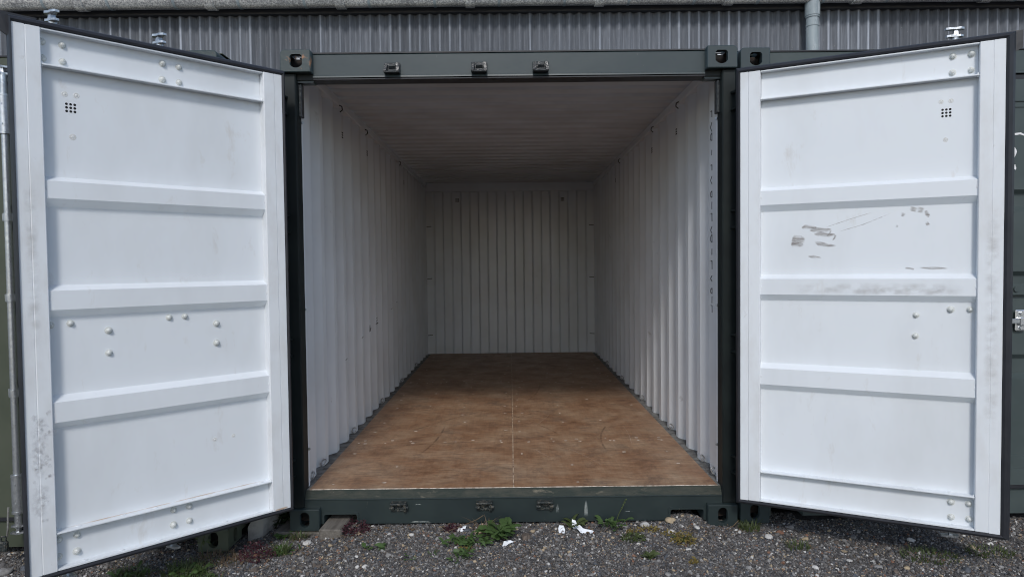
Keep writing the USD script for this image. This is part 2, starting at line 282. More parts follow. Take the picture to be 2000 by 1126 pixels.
def rock(seed, sub=1, sq=(1, 0.8, 0.6), amp=0.35):
    r = np.random.default_rng(seed); m = trimesh.creation.icosphere(subdivisions=sub)
    v = m.vertices.copy(); d = 1 + amp*(meshkit.noise(v*1.6+seed*3.1, seed)-0.5)*2
    for k in range(5):
        n = r.normal(size=3); n /= np.linalg.norm(n); c = r.uniform(0.55, 0.8); h = v@n
        v = v - np.outer(np.maximum(0, h-c), n)
    v = v*d[:, None]*np.array(sq)
    m.vertices = v; return m

# ------------------------------------------------------------------ warehouse behind
wh = thing('warehouse', 'long grey shed of corrugated cement sheets rising behind the containers', 'building', (0, 6.45, 0))
PITCH_S, COVER = 0.1453, 1.017
def sheet_mesh(i):
    n = 7; xs_ = np.linspace(0, COVER+0.045, 7*8+3)
    ph = 2*math.pi*xs_/PITCH_S
    yy = -0.027*np.cos(ph)
    yy = yy - 0.007*np.clip((0.05-xs_)/0.02, 0, 1)          # the overlapping edge lies on its neighbour
    yy = yy + 0.0035*(i % 2) + 0.004*rng.uniform(-1, 1)
    P = np.stack([xs_, yy], 1)
    return ext(sheet(P, 0.007), 0.0, 5.105+rng.uniform(-0.01, 0.01), 'z')
for i in range(-8, 11):
    x0 = 0.335 + COVER*i - 0.02
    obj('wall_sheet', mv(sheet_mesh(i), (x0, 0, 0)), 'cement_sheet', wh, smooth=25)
xL, xR = 0.335-COVER*8-0.05, 0.335+COVER*11
obj('eaves_board', bx(xL, xR, -0.085, 0.12, 5.10, 5.39), 'fascia', wh)
R_G = 0.14
ang = np.linspace(math.pi, 2*math.pi, 15)
prof = [(-0.225+R_G*math.cos(a), 5.272+R_G*math.sin(a)) for a in ang]
prof_in = [(-0.225+(R_G-0.014)*math.cos(a), 5.274+(R_G-0.014)*math.sin(a)) for a in ang[::-1]]
gl = 1.84; x = xL; k = 0
while x < xR:
    e = min(x+gl, xR)
    o = obj('gutter', ext(Polygon(prof+prof_in), x+0.002, e-0.002, 'x'), 'cement_gutter', wh, smooth=40)
    big = [(-0.225+(R_G+0.02)*math.cos(a), 5.272+(R_G+0.02)*math.sin(a)) for a in ang]
    obj('gutter_joint', ext(Polygon(big+[(-0.225+(R_G-0.004)*math.cos(a), 5.273+(R_G-0.004)*math.sin(a)) for a in ang[::-1]]), e-0.11, e+0.02, 'x'), 'cement_gutter', wh, smooth=40)
    for q in (0.35, 1.28):
        sb = [(-0.225+(R_G+0.006)*math.cos(a), 5.272+(R_G+0.006)*math.sin(a)) for a in ang]
        obj('gutter_strap', ext(Polygon(sb+[(-0.225+(R_G-0.002)*math.cos(a), 5.272+(R_G-0.002)*math.sin(a)) for a in ang[::-1]]), x+q, x+q+0.035, 'x'), 'galvanised', wh, smooth=40)
    x = e
xr = np.linspace(xL, xR, int((xR-xL)/PITCH_S)*6)
rp = ext(sheet(np.stack([xr, 0.027*np.cos(2*math.pi*xr/PITCH_S)], 1), 0.007), 0, 5.0, 'z')
T = trimesh.transformations.rotation_matrix(math.radians(-75), (1, 0, 0)); rp.apply_transform(T); rp.apply_translation((0, -0.20, 5.47))
obj('roof', rp, 'cement_roof', wh, smooth=25)
obj('gable_wall', bx(xL+0.02, xL+0.1, 0.05, 5.0, 0, 5.06), 'cement_roof', wh); obj('gable_wall', bx(xR-0.1, xR-0.02, 0.05, 5.0, 0, 5.06), 'cement_roof', wh)
px = 4.36; py = -0.20
dpp = obj('downpipe', cyl((px, py, 0.1), (px, py, 5.00), 0.086, 28), 'galvanised', wh, smooth=40)
obj('pipe_socket', [cyl((px, py, 4.95), (px, py, 5.15), 0.102, 28), cyl((px, py, 4.925), (px, py, 4.95), 0.096, 28)], 'galvanised', dpp, smooth=40)
obj('pipe_clip', [cyl((px, py, 4.80), (px, py, 4.825), 0.092, 28), bx(px-0.02, px+0.02, py+0.05, -0.02, 4.80, 4.825)], 'galvanised', dpp, smooth=40)

# ------------------------------------------------------------------ shipping containers
HW, TOP, LEN = 1.219, 2.591, 6.058
def S(z): return 1.4305 + 1.015*(z-1.4305)
ZB, ZT = 0.192, 2.410

def stadium(cx, cz, w, h, n=10):
    r = w/2
    return unary_union([Point(cx, cz-(h/2-r)).buffer(r, n), Point(cx, cz+(h/2-r)).buffer(r, n), sbox(cx-r, cz-(h/2-r), cx+r, cz+(h/2-r))]) if h > w else Point(cx, cz).buffer(r, n)
def man(t):
    return m3.Manifold(m3.Mesh(np.asarray(t.vertices, np.float32), np.asarray(t.faces, np.uint32)))
def casting(s, top, back=False):
    """corner casting at the corner (s*HW, 0): x outward by s; returned in container coordinates"""
    w, d, h, r = 0.162, 0.178, 0.118, 0.022
    pts = []
    out = s
    # rounded outer vertical edge and the outer top (or bottom) edge
    x_in, x_out = s*(HW-w), s*HW
    z0, z1 = (TOP-h, TOP) if top else (0.0, h)
    c = 0.004
    for zz, rr in ((z0, r if not top else c), (z1, r if top else c)):
        for y in (0.0, d):
            yy = y+c if y == 0 else y-c
            sg = 1 if zz == z1 else -1
            pts += [(x_in+s*c, y, zz-sg*c), (x_in, yy, zz-sg*c), (x_in+s*c, yy, zz)]
            for a in np.linspace(0, math.pi/2, 5):
                xx = x_out-s*rr*(1-math.cos(a)); zc = zz-sg*rr*(1-math.sin(a))
                pts += [(xx, yy, zc)]
                pts += [(xx-s*c*math.cos(a), y, zc-sg*c*math.sin(a))]
    b = m3.Manifold.hull_points([tuple(map(float, p)) for p in pts])
    cx, cz = s*(HW-w*0.5), (z0+z1)/2
    if top: hole = Point(cx-s*0.004, cz+0.002).buffer(0.039, 12).intersection(sbox(cx-0.033-(0.004*s), cz-0.06, cx+0.033-(0.004*s), cz+0.034))
    else: hole = stadium(cx, cz+0.004, 0.052, 0.084)
    b = b - man(ext(hole, -0.01, 0.05, 'y'))
    b = b - man(bx(cx-0.052, cx+0.052, 0.026, d-0.026, z0+0.024, z1-0.024))
    q = Point(s*0.0, 0).buffer(0.001)
    side = affinity.translate(stadium(0, 0, 0.05, 0.075), d/2, cz)
    b = b - man(ext(side, min(x_out+s*0.01, x_out-s*0.04), max(x_out+s*0.01, x_out-s*0.04), 'x'))
    topo = affinity.translate(affinity.rotate(stadium(0, 0, 0.06, 0.12), 90 if False else 0), cx, d/2)
    b = b - man(ext(topo, (z1-0.04) if top else (z0-0.01), (z1+0.01) if top else (z0+0.04), 'z'))
    m = tm(b)
    if back:
        m.apply_transform(np.diag([1.0, -1, 1, 1])); m.apply_translation((0, LEN, 0))
    return m
def keeper(top):
    w = 0.043
    if top:   # forged saddle: plate, two ears, a bottom lip
        P = [bx(-w, w, -0.010, 0.004, -0.030, 0.026, 0.003)]
        for s, hh in ((-1, 0.020), (1, 0.031)):
            P.append(hull([(s*w, 0, -0.028), (s*w, -0.044, -0.026), (s*(w-0.014), 0, -0.028), (s*(w-0.014), -0.044, -0.026), (s*(w-0.010), 0, hh), (s*(w-0.022), 0, hh), (s*(w-0.006), -0.030, hh-0.012), (s*(w-0.020), -0.030, hh-0.012)]))
        P.append(bx(-w, w, -0.040, 0, -0.033, -0.024, 0.003)); P.append(hull([(-0.016, 0, 0.018), (0.018, 0, 0.020), (-0.016, -0.022, 0.004), (0.018, -0.022, 0.004), (-0.02, 0, -0.02), (0.02, 0, -0.02)]))
    else:
        P = [bx(-w, w, -0.008, 0.004, -0.026, 0.028, 0.003), bx(-w, w, -0.046, 0, 0.020, 0.030, 0.003)]
        for s, lo in ((-1, -0.022), (1, -0.036)):
            P.append(hull([(s*w, 0, 0.028), (s*w, -0.042, 0.026), (s*(w-0.013), 0, 0.028), (s*(w-0.013), -0.042, 0.026), (s*(w-0.004), 0, lo), (s*(w-0.016), 0, lo), (s*(w-0.004), -0.024, lo+0.014), (s*(w-0.016), -0.024, lo+0.014)]))
        P.append(cyl((-w-0.004, -0.026, 0.0), (-w+0.018, -0.026, 0.0), 0.009, 10)); P.append(cyl((w-0.018, -0.026, 0.002), (w+0.008, -0.026, 0.002), 0.009, 10))
    return trimesh.util.concatenate(P)
def bolt_mesh():
    m = trimesh.creation.revolve([[0, 0.0155], [0.0045, 0.0148], [0.0085, 0.0122], [0.0108, 0.0075], [0.0112, 0.0028], [0.0155, 0.0022], [0.0155, 0.0], [0, 0]], sections=14)
    m.apply_transform(trimesh.transformations.rotation_matrix(math.pi/2, (1, 0, 0)))      # points along -y
    return m
BOLT = bolt_mesh()
def cam_claw(up):
    """the forged hook at a lock rod's end, at the origin, growing along +z"""
    hook = Polygon([(-0.052, -0.020), (-0.028, -0.026), (0.0, -0.020), (0.024, -0.024), (0.044, -0.012), (0.046, 0.006), (0.022, 0.012), (0.004, 0.022), (-0.012, 0.012), (-0.030, 0.004), (-0.056, -0.002)])
    P = [ext(hook, 0.052, 0.064, 'z'), ext(affinity.scale(hook, 0.92, 1.0), 0.008, 0.020, 'z'),
         hull([(-0.012, -0.016, 0.012), (0.014, -0.016, 0.012), (-0.010, 0.012, 0.012), (0.012, 0.012, 0.012), (-0.008, -0.012, 0.058), (0.010, -0.012, 0.058), (-0.006, 0.010, 0.058), (0.008, 0.010, 0.058)]),
         cyl((0, 0, -0.05), (0, 0, 0.014), 0.019, 14)]
    m = trimesh.util.concatenate(P)
    if not up: m.apply_transform(np.diag([1.0, 1, -1, 1]))
    return m

WD = 1.127; U0, U1 = 0.098, 1.030
RIBS = [(1.812, 1.792, 1.722, 1.690), (1.372, 1.350, 1.272, 1.242), (0.922, 0.897, 0.815, 0.786)]
def panel_profile():
    L = [(0.046, S(0.30))]
    for (a, b, c, d) in RIBS[::-1]:
        L += [(0.046, S(d)), (0.010, S(c)), (0.010, S(b)), (0.046, S(a))]
    L += [(0.046, S(2.30))]
    return L
def make_door(parent, s, loc, rotz, skin, open_door, rods, bolts=(), label=None, flats=(), vent=None, edge=0.038):
    def mm(m): return mirror(m, s)
    prof = panel_profile()
    d = obj('door', mm(ext(sheet(prof, -0.0018), U0-0.004, U1+0.004, 'x')), 'white_paint' if open_door else skin, parent, smooth=20, label=label)
    place(d, loc, rotz)
    out = [(y+0.0022, z) for y, z in prof]
    obj('outer_skin', mm(ext(sheet(out, -0.002), U0-0.004, U1+0.004, 'x')), skin, d, smooth=20)
    fm = 'white_frame' if open_door else skin
    # stiles: folded box sections with a narrow step
    obj('stile', mm(trimesh.util.concatenate([bx(0.0, 0.040, 0.002, 0.056, ZB, ZT, 0.0015), bx(0.0402, U0, 0.0, 0.056, ZB+0.001, ZT-0.001, 0.003)])), fm, d)
    obj('stile', mm(trimesh.util.concatenate([bx(U1, 1.083, 0.0, 0.056, ZB+0.001, ZT-0.001, 0.003), bx(1.0832, WD, 0.002, 0.056, ZB, ZT, 0.0015)])), fm, d)
    # rails: channels with flanges towards the room side
    zt, zb = S(2.254), S(0.364)
    obj('rail', mm(trimesh.util.concatenate([bx(U0+0.001, U1-0.001, 0.040, 0.055, zt-0.004, ZT-0.002), bx(U0+0.001, U1-0.001, 0.004, 0.042, zt-0.005, zt+0.001, 0.001), bx(U0+0.001, U1-0.001, 0.004, 0.042, ZT-0.008, ZT-0.002, 0.001)])), 'white_paint' if open_door else skin, d)
    obj('rail', mm(trimesh.util.concatenate([bx(U0+0.001, U1-0.001, 0.040, 0.055, ZB+0.002, zb+0.004), bx(U0+0.001, U1-0.001, 0.004, 0.042, zb-0.003, zb+0.003, 0.001), bx(U0+0.001, U1-0.001, 0.002, 0.042, ZB+0.002, ZB+0.010, 0.001)])), 'white_paint' if open_door else skin, d)
    # outer frame in the container's colour
    P = [bx(0, U0+0.012, 0.0565, 0.062, ZB, ZT), bx(U1-0.012, WD, 0.0565, 0.062, ZB, ZT), bx(U0+0.0125, U1-0.0125, 0.0565, 0.062, ZB, S(0.30)), bx(U0+0.0125, U1-0.0125, 0.0565, 0.062, S(2.28), ZT)]
    obj('outer_frame', mm(trimesh.util.concatenate(P)), skin, d)
    # rubber seal all round
    pr = [(0.0005, 0.060), (0.0005, 0.003), (0.30, -0.006), (0.72, 0.004), (1.0, 0.022), (0.92, 0.034), (0.60, 0.030), (0.50, 0.046), (0.80, 0.060)]
    oh, of, ot, ob = 0.024, edge, 0.030, 0.026
    V = []
    for o, y in pr:
        V += [(-o*oh, y, ZB-o*ob), (WD+o*of, y, ZB-o*ob), (WD+o*of, y, ZT+o*ot), (-o*oh, y, ZT+o*ot)]
    n = len(pr); F = []
    for i in range(n):
        j = (i+1) % n
        for k in range(4):
            l = (k+1) % 4; F += [(i*4+k, i*4+l, j*4+l), (i*4+k, j*4+l, j*4+k)]
    g = trimesh.Trimesh(V, F, process=False); trimesh.repair.fix_normals(g)
    flap = hull([(WD-0.02, 0.030, ZT+0.012), (WD+0.036, 0.030, ZT-0.06), (WD+0.066, 0.034, ZT-0.04), (WD+0.066, 0.034, ZT+0.036), (WD-0.06, 0.032, ZT+0.034), (WD-0.02, 0.038, ZT+0.012), (WD+0.066, 0.040, ZT+0.036), (WD+0.066, 0.040, ZT-0.04), (WD+0.036, 0.038, ZT-0.06), (WD-0.06, 0.038, ZT+0.034)])
    if edge < 0.02: flap.apply_translation((-0.034, 0, 0.006))
    obj('seal', mm(trimesh.util.concatenate([g, flap] if open_door else [g])), 'rubber', d)
    for (u, z) in bolts:
        inweb = z > 2.26 or z < 0.36
        b = BOLT.copy(); b.apply_transform(trimesh.transformations.rotation_matrix(random.uniform(0, 1), (0, 1, 0))); b.apply_scale(random.uniform(0.92, 1.08))
        obj('bolt', mm(mv(b, (u*1.015, 0.0405 if inweb else 0.0462, S(z)))), 'bolt_paint', d, smooth=45)
    for (u, z, k) in flats:                                     # filled plug marks on the sheet
        m = trimesh.creation.revolve([[0, 0.0022], [0.004*k, 0.0020], [0.0055*k, 0.0006], [0.0105*k, 0.0012], [0.012*k, 0.0], [0, 0]], sections=14)
        m.apply_transform(trimesh.transformations.rotation_matrix(math.pi/2, (1, 0, 0)))
        obj('plug', mm(mv(m, (u*1.015, 0.0462, S(z)))), 'plug_paint', d, smooth=45)
    if vent:
        u, z = vent; H = []
        for i in (-1, 0, 1):
            for j in (-1, 0, 1):
                H.append(cyl((u*1.015+i*0.0150, 0.0455, S(z)+j*0.0148), (u*1.015+i*0.0150, 0.052, S(z)+j*0.0148), 0.0052, 12))
        obj('vent', mm(trimesh.util.concatenate(H)), 'dark_hole', d)
    if open_door:                                               # weld beads along the rails and in the corners
        W = []
        for z, y0 in ((ZB+0.012, 0.020), (zb+0.0045, 0.03)):
            for u in np.arange(0.16, 1.02, 0.155):
                m = trimesh.creation.icosphere(subdivisions=1, radius=1.0); m.apply_scale((0.012, 0.005, 0.0028)); W.append(mv(m, (u+random.uniform(-.02, .02), y0+random.uniform(-.006, .006), z)))
        for u in (U0, U1):
            for z in (S(1.76), S(1.31), S(0.856), zt, zb):
                m = trimesh.creation.icosphere(subdivisions=1, radius=1.0); m.apply_scale((0.005, 0.006, 0.012)); W.append(mv(m, (u+(0.004 if u == U0 else -0.004), 0.014, z)))
        obj('weld', mm(trimesh.util.concatenate(W)), 'white_frame', d, smooth=True)
    def turned(m):
        m.apply_scale((0.80, 0.95, 0.78)); m.apply_transform(trimesh.transformations.rotation_matrix(1.15 if s < 0 and open_door else 0.2, (0, 0, 1))); return m
    for u in rods:
        y = 0.104
        r = obj('lock_rod', mm(cyl((u, y, 0.16), (u, y, 2.475), 0.0172, 18)), 'zinc', d, smooth=40)
        for z in (2.27, 0.33): obj('rod_bearing', mm(trimesh.util.concatenate([cyl((u, y, z-0.09), (u, y, z+0.09), 0.026, 18), cyl((u, y, z-0.10), (u, y, z-0.09), 0.0285, 18), cyl((u, y, z+0.09), (u, y, z+0.10), 0.0285, 18), bx(u-0.045, u+0.045, 0.0625, y-0.012, z-0.085, z+0.085, 0.004)] + [cyl((u-0.004, y+0.0255, z+q), (u-0.004, y+0.027, z+q), 0.006, 10) for q in (-0.05, 0.05)])), 'zinc', d, smooth=40)
        for z in (1.75, 1.34, 0.85): obj('rod_guide', mm(trimesh.util.concatenate([cyl((u, y, z-0.02), (u, y, z+0.02), 0.0225, 18), bx(u-0.04, u+0.04, 0.0625, y-0.01, z-0.02, z+0.02, 0.003)])), 'zinc', d, smooth=40)
        obj('cam', mm(mv(turned(cam_claw(True)), (u, y, 2.462))), 'zinc_cam', d, smooth=35)
        obj('cam', mm(mv(turned(cam_claw(False)), (u, y, 0.172))), 'zinc_cam', d, smooth=35)
    return d

PH = 0.561
def side_profile(y0, y1):
    L = [(y0, 0.0)]
    k = -1
    while True:
        a = PH + 0.278*k
        if a+0.066 > y1-0.10: break
        if k == -1: L += [(a+0.066, 0.0)]
        else: L += [(a, 0.0), (a+0.066, 0.0)]
        L += [(a+0.128, 0.038), (a+0.216, 0.038)]
        k += 1
    L += [(PH+0.278*k, 0.0), (y1, 0.0)]
    return L

def make_container(c, skin, cast, is_open):
    for s in (-1, 1):
        for top in (True, False):
            m = cast(s, top); cc = obj('corner_casting', casting(s, top), m, c)
            x0 = s*(HW-0.081); z = TOP-0.118 if top else 0
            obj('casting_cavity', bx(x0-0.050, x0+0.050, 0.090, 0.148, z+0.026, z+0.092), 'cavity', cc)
            obj('corner_casting', casting(s, top, True), skin, c)
        # posts: front outer post with an inner return
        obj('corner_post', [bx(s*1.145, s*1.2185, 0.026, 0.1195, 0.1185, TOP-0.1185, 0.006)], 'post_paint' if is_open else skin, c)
        obj('corner_post', [bx(s*1.10, s*1.2185, LEN-0.10, LEN-0.002, 0.1185, TOP-0.1185, 0.006)], skin, c)
        obj('top_rail', bx(s*1.2115, s*1.2185, 0.179, LEN-0.179, TOP-0.062, TOP-0.002, 0.002), skin, c)
        obj('bottom_rail', bx(s*1.165, s*1.217, 0.179, LEN-0.179, 0.045, 0.195, 0.004), skin, c)
        if is_open: obj('cornice', bx(s*1.158, s*1.209, 0.152, 5.872, 2.530, 2.584, 0.004), 'white_wall', c)
    hp = Polygon([(0.054, 2.580), (0.050, 2.574), (0.050, 2.465), (0.041, 2.460), (0.040, 2.452), (0.150, 2.449), (0.150, 2.580)])
    obj('header', ext(hp, -1.0565, 1.0565, 'x'), skin, c)
    if is_open: obj('header_seal', bx(-1.0565, 1.0565, 0.046, 0.149, 2.4425, 2.4485), 'rubber', c)
    for s in (-1, 1): obj('header_end', bx(s*1.057, s*1.1445, 0.050, 0.150, 2.4425, 2.4725), 'post_paint' if is_open else skin, c)
    obj('header_trim', bx(-1.0565, 1.0565, 0.047, 0.090, 2.5805, 2.588), 'rubber', c)
    # sill with its two fork pockets
    plate = sbox(-1.0565, 0.026, 1.0565, 0.1185).union(sbox(-1.1445, 0.1185, 1.1445, 0.161))
    cuts = [sbox(-1.040, -0.01, -0.860, 0.080), sbox(0.860, -0.01, 1.042, 0.086)]
    holes = unary_union([q.buffer(-0.012).buffer(0.012) for q in cuts]).union(unary_union([sbox(q.bounds[0], -0.1, q.bounds[2], 0.05) for q in cuts]))
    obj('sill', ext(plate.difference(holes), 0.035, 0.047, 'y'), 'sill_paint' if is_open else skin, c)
    lip = []
    for q in cuts:
        a, b, d, e = q.bounds; ring = sbox(a-0.010, 0.027, d+0.010, e+0.010).buffer(-0.01).buffer(0.01).difference(q.buffer(-0.012).buffer(0.012).union(sbox(a, -0.1, d, 0.05)))
        lip.append(ext(ring, 0.030, 0.035, 'y'))
        lip += [bx(a-0.006, a, 0.0475, 0.60, 0.026, e), bx(d, d+0.006, 0.0475, 0.60, 0.026, e), bx(a-0.006, d+0.006, 0.0475, 0.60, e, e+0.006), bx(a, d, 0.594, 0.60, 0.0, e)]
    obj('fork_pocket', lip, 'sill_paint' if is_open else skin, c)
    st = ext([(0.035, 0.1615), (0.067, 0.2055), (0.067, 0.140), (0.0475, 0.140)], -1.1445, 1.1445, 'x')
    obj('sill_top', st, 'sill_top' if is_open else skin, c)
    obj('sill_lip', bx(-1.144, 1.144, 0.031, 0.039, 0.1585, 0.1650, 0.0015), 'sill_paint' if is_open else skin, c)
    xsx = [-0.628, -0.160, 0.170]
    for x_ in xsx:
        obj('keeper', mv(keeper(True), (x_, 0.044, 2.500)), 'black_iron', c, smooth=35)
        obj('keeper', mv(keeper(False), (x_, 0.033, 0.120)), 'old_iron', c, smooth=35)
    y0, y1 = 0.121, 5.93
    for s in (-1, 1):
        L = side_profile(y0, y1)
        pin = [(s*(1.170+d), y) for y, d in L]; pout = [(s*(1.1735+d), y) for y, d in L]
        w = obj('side_wall', ext(sheet(pin, -s*0.0015 if s > 0 else 0.0015), 0.196, 2.5315, 'z'), 'white_wall' if is_open else skin, c, smooth=20)
        if is_open: obj('outer_skin', ext(sheet(pout, -s*0.0018 if s > 0 else 0.0018), 0.198, 2.53, 'z'), skin, w, smooth=20)
        if is_open:
            for k, z in ((2, 2.335), (5, 2.345), (12, 2.34)):
                a = PH+0.278*k; H = []
                for i in range(3):
                    for j in range(3): H.append(bx(s*1.1690, s*1.1702, a+0.015+i*0.014, a+0.024+i*0.014, z+j*0.016, z+0.010+j*0.016))
                obj('vent', H, 'dark_hole', w)
    # end wall
    L = [(-1.17, 5.93), (-1.09, 5.93)]
    x_ = -1.0625; inn = True
    while x_ < 1.07:
        L += [(x_-0.012, 5.93 if inn else 5.975), (x_+0.012, 5.975 if inn else 5.93)]; inn = not inn; x_ += 0.125
    L += [(1.17, 5.93)]
    e = obj('end_wall', ext(sheet(L, 0.002), 0.196, 2.469, 'z'), 'white_wall' if is_open else skin, c, smooth=20)
    obj('end_header', bx(-1.17, 1.17, 5.874, 6.02, 2.4685, 2.584), 'white_wall' if is_open else skin, c)
    obj('end_skin', bx(-1.10, 1.10, 5.979, 5.983, 0.16, 2.50), skin, e)
    if is_open:
        for x_ in (-0.735, 0.735):
            H = [bx(x_+i*0.017-0.006, x_+i*0.017+0.006, 5.9275, 5.9295, 2.345+j*0.017, 2.357+j*0.017) for i in (-1, 0, 1) for j in (-1, 0, 1)]
            obj('vent', H, 'dark_hole', e)
        for s in (-1, 1):
            for z in (1.985, 1.26, 0.47): obj('lashing_bar', cyl((s*1.165, 5.90, z), (s*1.10, 5.915, z+0.004), 0.005, 8), 'old_iron', e)
    # roof
    L = [(0.1205, 2.585), (0.30, 2.585)]; y = 0.33
    while y < 5.80:
        L += [(y, 2.585), (y+0.0135, 2.603), (y+0.1045, 2.603), (y+0.118, 2.585)]; y += 0.209
    L += [(5.95, 2.585)]
    rf = obj('roof', ext(sheet(L, 0.002), -1.206, 1.206, 'x'), 'white_roof' if is_open else skin, c, smooth=20)
    obj('roof_skin', bx(-1.20, 1.20, 0.115, 6.0, 2.6055, 2.609), skin, rf)

# --- the open one
main = thing('shipping_container', 'empty dark green shipping container with white inside standing open between two others', 'container')
make_container(main, 'green_paint', lambda s, t: 'rusty_cast' if (s < 0 and t) else ('green_paint' if t else 'sill_paint'), True)
# floor
obj('ledge', [bx(s*1.131, s*1.208, 0.0675, 5.93, 0.190, 0.2045) for s in (-1, 1)], 'ledge', main)
ys_f = [0.0685, 1.078, 3.520, 5.962]
for i in range(3):
    for s in (-1, 1):
        obj('floor_panel', bx(s*0.0034, s*1.1295, ys_f[i]+0.002, min(ys_f[i+1], 5.925)-0.002, 0.180, 0.2078+0.0006*((i*2+s) % 3), 0.0012), 'plywood', main)
obj('joint_strip', [bx(-0.0032, 0.0032, 0.071, 5.9, 0.185, 0.2076)] + [bx(s*0.004, s*1.12, y-0.0019, y+0.0019, 0.185, 0.2074) for y in ys_f[1:3] for s in (-1, 1)], 'joint', main)
obj('floor_edge', bx(-1.129, 1.129, 0.0672, 0.0700, 0.19, 0.2088), 'screw', main)
H = []
def screw_at(x, y):
    m = trimesh.creation.cylinder(radius=1.0, height=1.0, sections=10); m.apply_scale((random.uniform(0.007, 0.014), random.uniform(0.006, 0.011), 0.0007)); H.append(mv(m, (x, y, 0.2096)))
for y in (1.045, 1.112, 3.487, 3.553):
    for x in np.arange(-1.05, 1.06, 0.19):
        if random.random() < 0.7: screw_at(x+random.uniform(-.03, .03), y+random.uniform(-.01, .01))
for y in list(np.arange(0.16, 5.8, 0.30)):
    for x in (-1.02, -0.72, -0.40, -0.055, 0.055, 0.38, 0.70, 1.02):
        if random.random() < 0.62: screw_at(x+random.uniform(-.03, .03), y+random.uniform(-.03, .03))
obj('floor_screw', H, 'screw', main, kind='stuff')
def floor_smear(name, mat, pts, w):
    P = np.array(pts, float); d = np.gradient(P, axis=0); n = np.stack([-d[:, 1], d[:, 0]], 1); n /= np.linalg.norm(n, axis=1)[:, None]
    A, B = P+n*w/2, P-n*w/2; k = len(P); u = np.linspace(0, 1, k)
    m = trimesh.Trimesh([(a[0], a[1], 0.2094) for a in A]+[(b[0], b[1], 0.2094) for b in B], [f for i in range(k-1) for f in ((i, k+i, k+i+1), (i, k+i+1, i+1))], process=False)
    if m.face_normals[0][2] < 0: m.invert()
    usdkit.mesh(stage, path_for(name, main), m, '/World/Looks/'+mat, uv=np.array([(t, 0.0) for t in u]+[(t, 1.0) for t in u]))
def wander(x, y, a, l, bend, n=14):
    P = [(x, y)]
    for i in range(n): a += bend/n; P.append((P[-1][0]+math.cos(a)*l/n, P[-1][1]+math.sin(a)*l/n))
    return P
for x, y, a, l, b in [(-0.98, 0.92, 0.28, 1.0, -0.25), (-0.62, 0.70, 1.3, 0.9, 0.3), (-0.80, 1.3, 1.1, 1.3, -0.4), (0.35, 1.2, 1.9, 0.9, 0.3), (0.62, 0.75, 1.7, 0.8, -0.5), (-0.15, 1.7, 0.4, 0.7, 0.9), (0.1, 2.4, 1.2, 1.2, 0.4)]:
    floor_smear('floor_scuff', 'smear_dark', wander(x, y, a, l, b), 0.022)
for x, y, a, l, b in [(0.55, 0.45, 1.9, 0.5, 0.2), (0.30, 0.55, 2.2, 0.35, -.3), (-0.45, 0.40, 0.1, 0.4, 0.1), (0.80, 0.9, 1.4, 0.6, 0.2), (-0.30, 0.75, 2.6, 0.3, 0.5), (0.15, 1.45, 1.2, 0.5, 0.1)]:
    floor_smear('floor_scratch', 'smear_pale', wander(x, y, a, l, b), 0.006)
# lashing rings lying in the corrugations
for s in (-1, 1):
    for y in (0.24, 0.50, 1.33, 2.44, 3.55, 4.67):
        t = trimesh.creation.torus(0.020, 0.0048, major_sections=16, minor_sections=8)
        t.apply_transform(trimesh.transformations.euler_matrix(1.2+random.uniform(-.3, .3), random.uniform(-.5, .5), s*0.9)); t.apply_translation((s*(1.160 if y < 0.3 else 1.168), y, 0.235))
        obj('lashing_ring', t, 'ring_paint', main, smooth=True)
    for y in (0.19, 1.03, 1.86, 3.53):
        obj('lashing_hook', tube([(s*1.160, y, 2.535), (s*1.142, y+0.005, 2.528), (s*1.140, y+0.01, 2.505), (s*1.158, y+0.015, 2.492)], 0.004, 8), 'old_iron', main)
# posts' white inner strips with their lashing studs
for s in (-1, 1):
    obj('post_strip', bx(s*1.1475, s*1.172, 0.1205, 0.150, 0.206, 2.58, 0.002), 'white_frame', main)
    for z in (2.23, 1.20, 0.42): obj('stud', cyl((s*1.150, 0.128, z), (s*1.138, 0.118, z), 0.007, 10), 'zinc', main)
    obj('gusset', hull([(s*1.1445, 0.06, 2.442), (s*1.1445, 0.118, 2.442), (s*1.055, 0.06, 2.442), (s*1.055, 0.118, 2.442), (s*1.1445, 0.06, 2.430), (s*1.1445, 0.118, 2.430), (s*1.06, 0.118, 2.430), (s*1.06, 0.06, 2.430)]), 'green_paint', main)
    obj('post_bracket', bx(s*1.128, s*1.1448, 0.07, 0.117, 2.25, 2.428, 0.003), 'black_iron', main)

# doors
AL, AR = 0.7885, 0.4699
bl = [(1.005, 2.348), (0.934, 2.349), (1.004, 2.282), (0.934, 2.282), (0.55, 2.351), (0.48, 2.349), (0.552, 2.28), (0.48, 2.28), (1.006, 1.21), (0.935, 1.213), (0.795, 1.173), (0.796, 1.077),
      (0.549, 1.214), (0.48, 1.215), (0.337, 1.172), (0.339, 1.08), (0.554, 0.334), (0.485, 0.334), (0.556, 0.266), (0.486, 0.266), (1.004, 0.33), (0.937, 0.33), (1.004, 0.259), (0.939, 0.262)]
br = [(0.917, 2.354), (0.988, 2.355), (0.916, 2.281), (0.987, 2.283), (0.919, 1.209), (0.993, 1.21), (0.782, 1.18), (0.78, 1.083), (0.927, 0.322), (0.996, 0.323), (0.928, 0.251), (0.998, 0.253)]
dl = make_door(main, -1, (-1.155, -0.1675, 0), math.degrees(AL), 'green_paint', True, (0.545, 0.965), bl, 'left door swung wide open, white inside with two lock rods behind',
               flats=[(0.929, 2.153, 1), (0.887, 2.154, 1), (0.905, 1.981, 1.15), (0.356, 0.619, 0.9), (0.267, 0.622, 0.8)], vent=(0.909, 2.100), edge=0.008)
